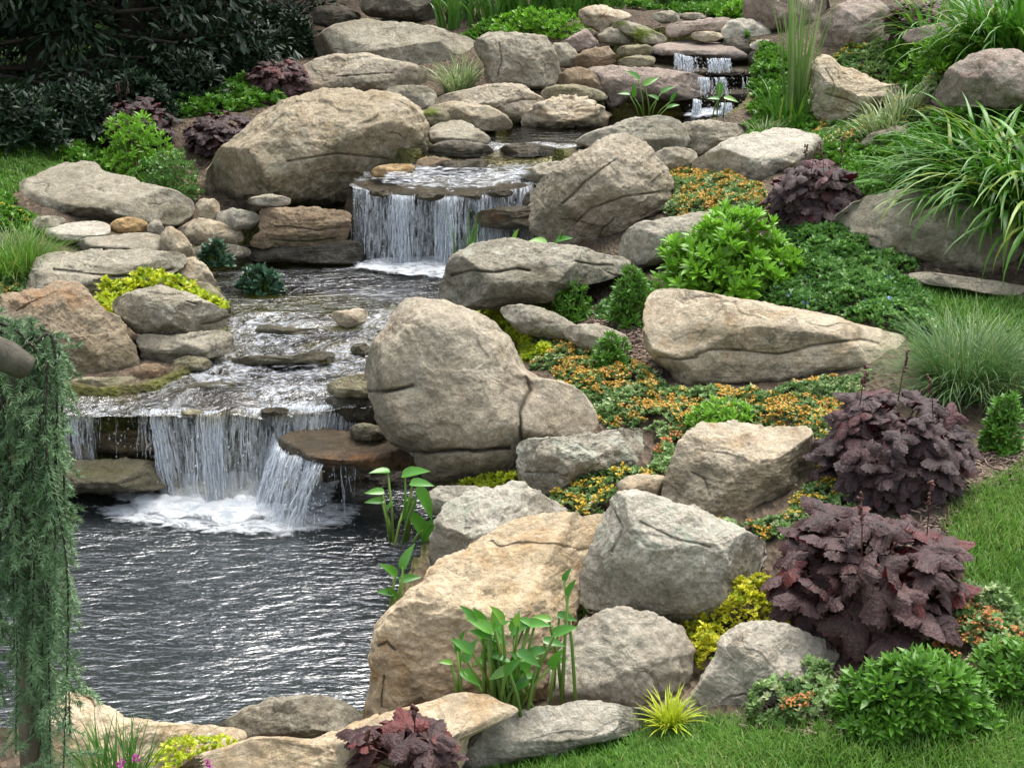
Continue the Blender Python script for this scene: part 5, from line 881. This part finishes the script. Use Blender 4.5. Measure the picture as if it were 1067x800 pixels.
# ---- lawn blades
def turf(label, P, dens, ln, wd, seed, ymax=99):
    rs = np.random.RandomState(seed); x0, y0 = P.min(0); x1, y1 = P.max(0); x0 = max(x0, -3.2); x1 = min(x1, 3.2); y0 = max(y0, 1.9); n = int((x1-x0)*(y1-y0)*dens); x = rs.uniform(x0, x1, n); y = rs.uniform(y0, y1, n)
    s = sdist(x, y, P); vis = (np.abs(x) < .44*y+.9) & (rs.rand(n) < np.where(np.abs(x) < .42*y+.1, 1, .4)); ok = (s < .012) & vis; x, y = x[ok], y[ok]; n = len(x); b = np.stack([x, y, ZG(x, y)-.004], 1); acc = Acc(); nz = fbm(np.stack([x*3, y*3, x*0], 1), 3, 2)
    blades(acc, b, rs.uniform(0, 6.283, n), ln*rs.uniform(.5, 1.15, n)*(1+.25*nz), wd*rs.uniform(.7, 1.2, n), rs.uniform(.0, .55, n), rs.uniform(.1, 1.1, n), 3, np.clip(rs.rand(n)*.7+.25*nz+.1+(rs.rand(n) < .03)*.5, 0, 1), 0, .6)
    return tag(acc.build('lawn_grass', LM['lawn']), label, 'grass', kind='stuff')
turf('short mown turf along the bottom right of the bed', LW[0], 42000, .038, .0028, 1)
turf('short mown turf at the right edge beside the mulch', LW[1], 30000, .040, .0030, 2)
turf('strip of turf above the fountain grass at the right', LW[2], 16000, .045, .0042, 3)
turf('patch of turf at the back left before the dark trees', LW[3], 4500, .05, .009, 4)
# ---- mulch chips lying in the open beds
def chips(pts, label, n, seed):
    rs = np.random.RandomState(seed); p = P2(pts); W = hit(p[:, 0], p[:, 1])[:, :2]; x0, y0 = W.min(0); x1, y1 = W.max(0); k = n*3; x = rs.uniform(x0, x1, k); y = rs.uniform(y0, y1, k); ok = sdist(x, y, W) < 0; x, y = x[ok][:n], y[ok][:n]; n = len(x)
    b = np.stack([x, y, ZG(x, y)+rs.uniform(.0, .010, n)], 1); a = rs.uniform(0, 6.28, n); acc = Acc(); ax = np.stack([np.cos(a), np.sin(a), rs.normal(0, .25, n)], 1); ln = rs.uniform(.008, .030, n)
    slab = (np.array([(x_, y_, z_) for z_ in (-.05, .05) for x_, y_ in ((-.5, 0), (.5, .1), (.35, 1), (-.4, .9))]), [(0, 3, 2, 1), (4, 5, 6, 7), (0, 1, 5, 4), (1, 2, 6, 5), (2, 3, 7, 6), (3, 0, 4, 7)])
    place(acc, slab, b, ax, UP+rs.normal(0, .3, (n, 3)), ln, rs.rand(n), rs.uniform(.003, .008, n)); tag(acc.build('mulch', CHIP), label, 'mulch', kind='stuff')
chips('960,545 950,500 1010,475 1067,450 1067,492 1010,530 985,560 960,600 900,665 850,665 850,640', 'bark mulch between the purple mounds and the right turf', 5200, 1)
chips('600,345 640,320 680,330 690,400 640,390', 'bark mulch around the feathery plants beside the sandstone boulder', 1800, 2)
chips('590,620 640,625 720,640 850,655 870,665 780,650 700,665 640,640 600,665', 'bark mulch in the joints between the front boulders', 1500, 3)
chips('760,755 880,700 1070,720 1067,735 960,752 870,770 790,765', 'bark mulch along the turf edge under the dark bush', 1500, 4)
chips('560,50 640,30 700,24 620,60 580,58 ', 'reddish mulch behind the stack of stones on the top bank', 700, 5)
chips('900,290 960,275 1000,292 940,305 ', 'bare mulch strip at the back of the right turf', 500, 6)

# ---- trees
def spray_tree(name, label, base, h, R, n, leaf, mat, seed, crown0=.0, tpl=DIAM, bark=BARKD, group=None, clumps=60, cat='tree', flat=.0):
    rs = np.random.RandomState(seed); b = np.array(base, float); b[2] = float(ZG(b[0], b[1])) if base[2] is None or base[2] == 0 else b[2]; root = empty(name, b, label, cat, group); acc = Acc()
    top = b+UP*h*.92+[rs.normal(0, .1), rs.normal(0, .1), 0]; tube(acc, [b-UP*.1, b+UP*h*.3+[.05, 0, 0], b+UP*h*.6, top], [h*.03, h*.022, h*.012, h*.003], 8)
    d = rs.normal(size=(clumps, 3)); d = unit(d); rad = rs.uniform(.35, 1.0, clumps)**.6; zc = crown0+(1-crown0)*rs.rand(clumps); prof = np.sin(np.clip(zc*.85+.15, 0, 1)*math.pi)**.45*(1-.35*zc)
    th = rs.uniform(0, 6.283, clumps); C_ = np.stack([np.cos(th)*R*rad*prof, np.sin(th)*R*rad*prof, zc*h], 1)+b; cr = R*rs.uniform(.16, .34, clumps)
    for i in range(0, clumps):
        a = b+UP*max(.1, (C_[i, 2]-b[2])*.75); tube(acc, [a, (a+C_[i])/2+rs.normal(0, .04*R, 3), C_[i]], [h*.007, h*.004, h*.002], 5)
    acc.build('trunk', bark, root); acc = Acc(); w_ = cr**2; ci = rs.choice(clumps, n, p=w_/w_.sum()); dd = unit(rs.normal(size=(n, 3))); pos = C_[ci]+dd*(cr[ci]*rs.rand(n)**.45)[:, None]*np.array([1, 1, .62])
    ax = unit(dd+rs.normal(0, .5, (n, 3))-UP*.35); nn = unit(UP+rs.normal(0, .55, (n, 3))+dd*.3); tone = np.clip(rs.rand(clumps)[ci]*.6+rs.rand(n)*.45, 0, 1)
    place(acc, tpl, pos, ax, nn, leaf*rs.uniform(.6, 1.2, n), tone); acc.build('crown', LM[mat], root); return root
G8 = 'dark trees behind the left bank'
def base_at(px, y): d = rays(float(px), 100.); return ((d[0]/d[1]*y), y, 0)
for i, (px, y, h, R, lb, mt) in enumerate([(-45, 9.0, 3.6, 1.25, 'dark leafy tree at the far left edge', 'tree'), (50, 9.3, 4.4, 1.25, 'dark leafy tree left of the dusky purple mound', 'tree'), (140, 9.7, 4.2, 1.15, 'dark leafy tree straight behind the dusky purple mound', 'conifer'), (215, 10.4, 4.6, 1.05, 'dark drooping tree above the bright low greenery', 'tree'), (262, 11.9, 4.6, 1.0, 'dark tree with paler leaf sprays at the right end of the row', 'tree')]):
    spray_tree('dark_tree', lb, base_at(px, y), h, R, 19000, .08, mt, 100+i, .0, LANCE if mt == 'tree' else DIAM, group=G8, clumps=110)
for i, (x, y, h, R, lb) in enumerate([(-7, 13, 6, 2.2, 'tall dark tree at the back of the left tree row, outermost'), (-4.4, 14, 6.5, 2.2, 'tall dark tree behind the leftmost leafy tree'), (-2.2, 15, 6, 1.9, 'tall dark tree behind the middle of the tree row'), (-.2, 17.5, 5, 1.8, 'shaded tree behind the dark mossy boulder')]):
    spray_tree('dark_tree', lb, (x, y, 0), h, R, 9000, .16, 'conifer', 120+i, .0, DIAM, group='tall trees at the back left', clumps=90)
for i, (x, y, h, R, lb) in enumerate([(3, 21, 5.5, 2.4, 'broad tree beyond the top bank'), (6.5, 20, 5.2, 2.3, 'broad tree beyond the top right corner'), (-9, 7, 6, 2.4, 'tree on the slope left of the pond'), (9.5, 14, 5, 2.3, 'tree on the slope right of the strap leaves')]):
    spray_tree('broad_tree', lb, (x, y, 0), h, R, 6000, .22, 'far', 130+i, .05, DIAM, group='broad trees round the garden', clumps=70)

# ---- weeping blue spruce at the near left
def spruce():
    rs = np.random.RandomState(7); b = at_y(np.array(22.), np.array(860.), 2.05); b[2] = float(ZG(b[0], b[1])); root = empty('weeping_spruce', b, 'weeping blue spruce with hanging branches at the left edge', 'tree')
    acc = Acc(); D = 2.05
    def q(px, py, dy=0.): return at_y(np.array(float(px)), np.array(float(py)), D+dy)
    tube(acc, [b-UP*.05, q(28, 700), q(36, 560), q(28, 420), q(-20, 340), q(-90, 330)], [.020, .018, .016, .015, .015, .014], 10); acc.build('trunk', BARK, root, True)
    acc = Acc(); tube(acc, [q(-60, 352, -.2), q(-20, 362, -.2), q(8, 372, -.2), q(29, 384, -.2), q(32, 386, -.2)], [.026, .026, .024, .019, .008], 12); acc.build('pruned_stub', BARKG, root, True)
    tw = Acc(); nd = Acc(); strands = []
    for i in range(30):
        x0 = rs.uniform(-45, 50); y0 = rs.uniform(360, 430) if x0 < 60 else 400; dy = rs.uniform(-.10, .12); x1 = x0+rs.normal(4, 8); y1 = rs.uniform(600, 860); strands.append(([x0, y0], [x0+rs.normal(0, 6), y0+90], [x1+rs.normal(0, 5), (y0+y1)/2], [x1, y1], dy))
    for i in range(9): x0 = rs.uniform(40, 66); strands.append(([x0-22, 345+rs.uniform(-8, 30)], [x0-4, 352+rs.uniform(0, 25)], [x0+rs.uniform(0, 6), 440+rs.uniform(0, 60)], [x0+rs.uniform(-4, 12), rs.uniform(500, 780)], rs.uniform(-.08, .08)))
    for i in range(12): y0 = rs.uniform(330, 365); strands.append(([-40, y0], [-8, y0-4], [18+rs.uniform(0, 12), y0+14], [30+rs.uniform(0, 34), y0+rs.uniform(30, 70)], rs.uniform(-.08, .08)))
    P_, A_ = [], []
    for s in strands:
        cp4 = np.array([q(*p, s[4]) for p in s[:4]]); cr = np.array([cp4[0]*2-cp4[1], *cp4, cp4[3]*2-cp4[2]]); pts = []
        for k in range(1, 4):
            for t in np.linspace(0, 1, 10, endpoint=False): a, b_, c, d = cr[k-1:k+3]; pts.append(.5*((2*b_)+(c-a)*t+(2*a-5*b_+4*c-d)*t*t+(3*b_-a-3*c+d)*t**3))
        pts = np.array(pts+[cp4[3]]); tube(tw, pts, np.linspace(.0035, .0012, len(pts)), 5, rs.rand())
        ln = np.linalg.norm(np.diff(pts, axis=0), axis=1).sum(); m = int(ln*120); R_, _ = resample(pts, m); tg = unit(np.gradient(R_, axis=0))
        # short side twigs all along
        for j in range(0, m, 2):
            dr = unit(rs.normal(size=3)+tg[j]*.6-UP*.1); l = rs.uniform(.014, .050)*(1 if rs.rand() < .8 else 1.5); kk = max(2, int(l*330)); u = np.linspace(0, 1, kk)[:, None]; pp = R_[j]+dr*l*u-UP*(.010*u*u); P_.append(pp); A_.append(np.repeat(unit(dr-UP*.2)[None], kk, 0))
        P_.append(R_); A_.append(tg)
    PP = np.concatenate(P_); AA = np.concatenate(A_); tpl = (np.array([(-.5, 0, 0), (.5, 0, 0), (0, 1, 0)]), [(0, 1, 2)])
    for k in range(6):
        n = len(PP); d = unit(np.cross(AA, rs.normal(size=(n, 3)))); ax = unit(AA*rs.uniform(.4, 1.1, n)[:, None]+d); place(nd, tpl, PP+AA*rs.uniform(-.002, .002, n)[:, None], ax, rs.normal(size=(n, 3)), rs.uniform(.008, .014, n), np.clip(rs.rand(n)*.6+rs.rand()*.1+.2*np.sin(PP[:, 2]*25+PP[:, 0]*30), 0, 1), np.full(n, .0022))
    tw.build('twigs', BARKD, root); nd.build('needles', LM['spruce'], root); print('SPRUCE needles', nd.n//3)
spruce()
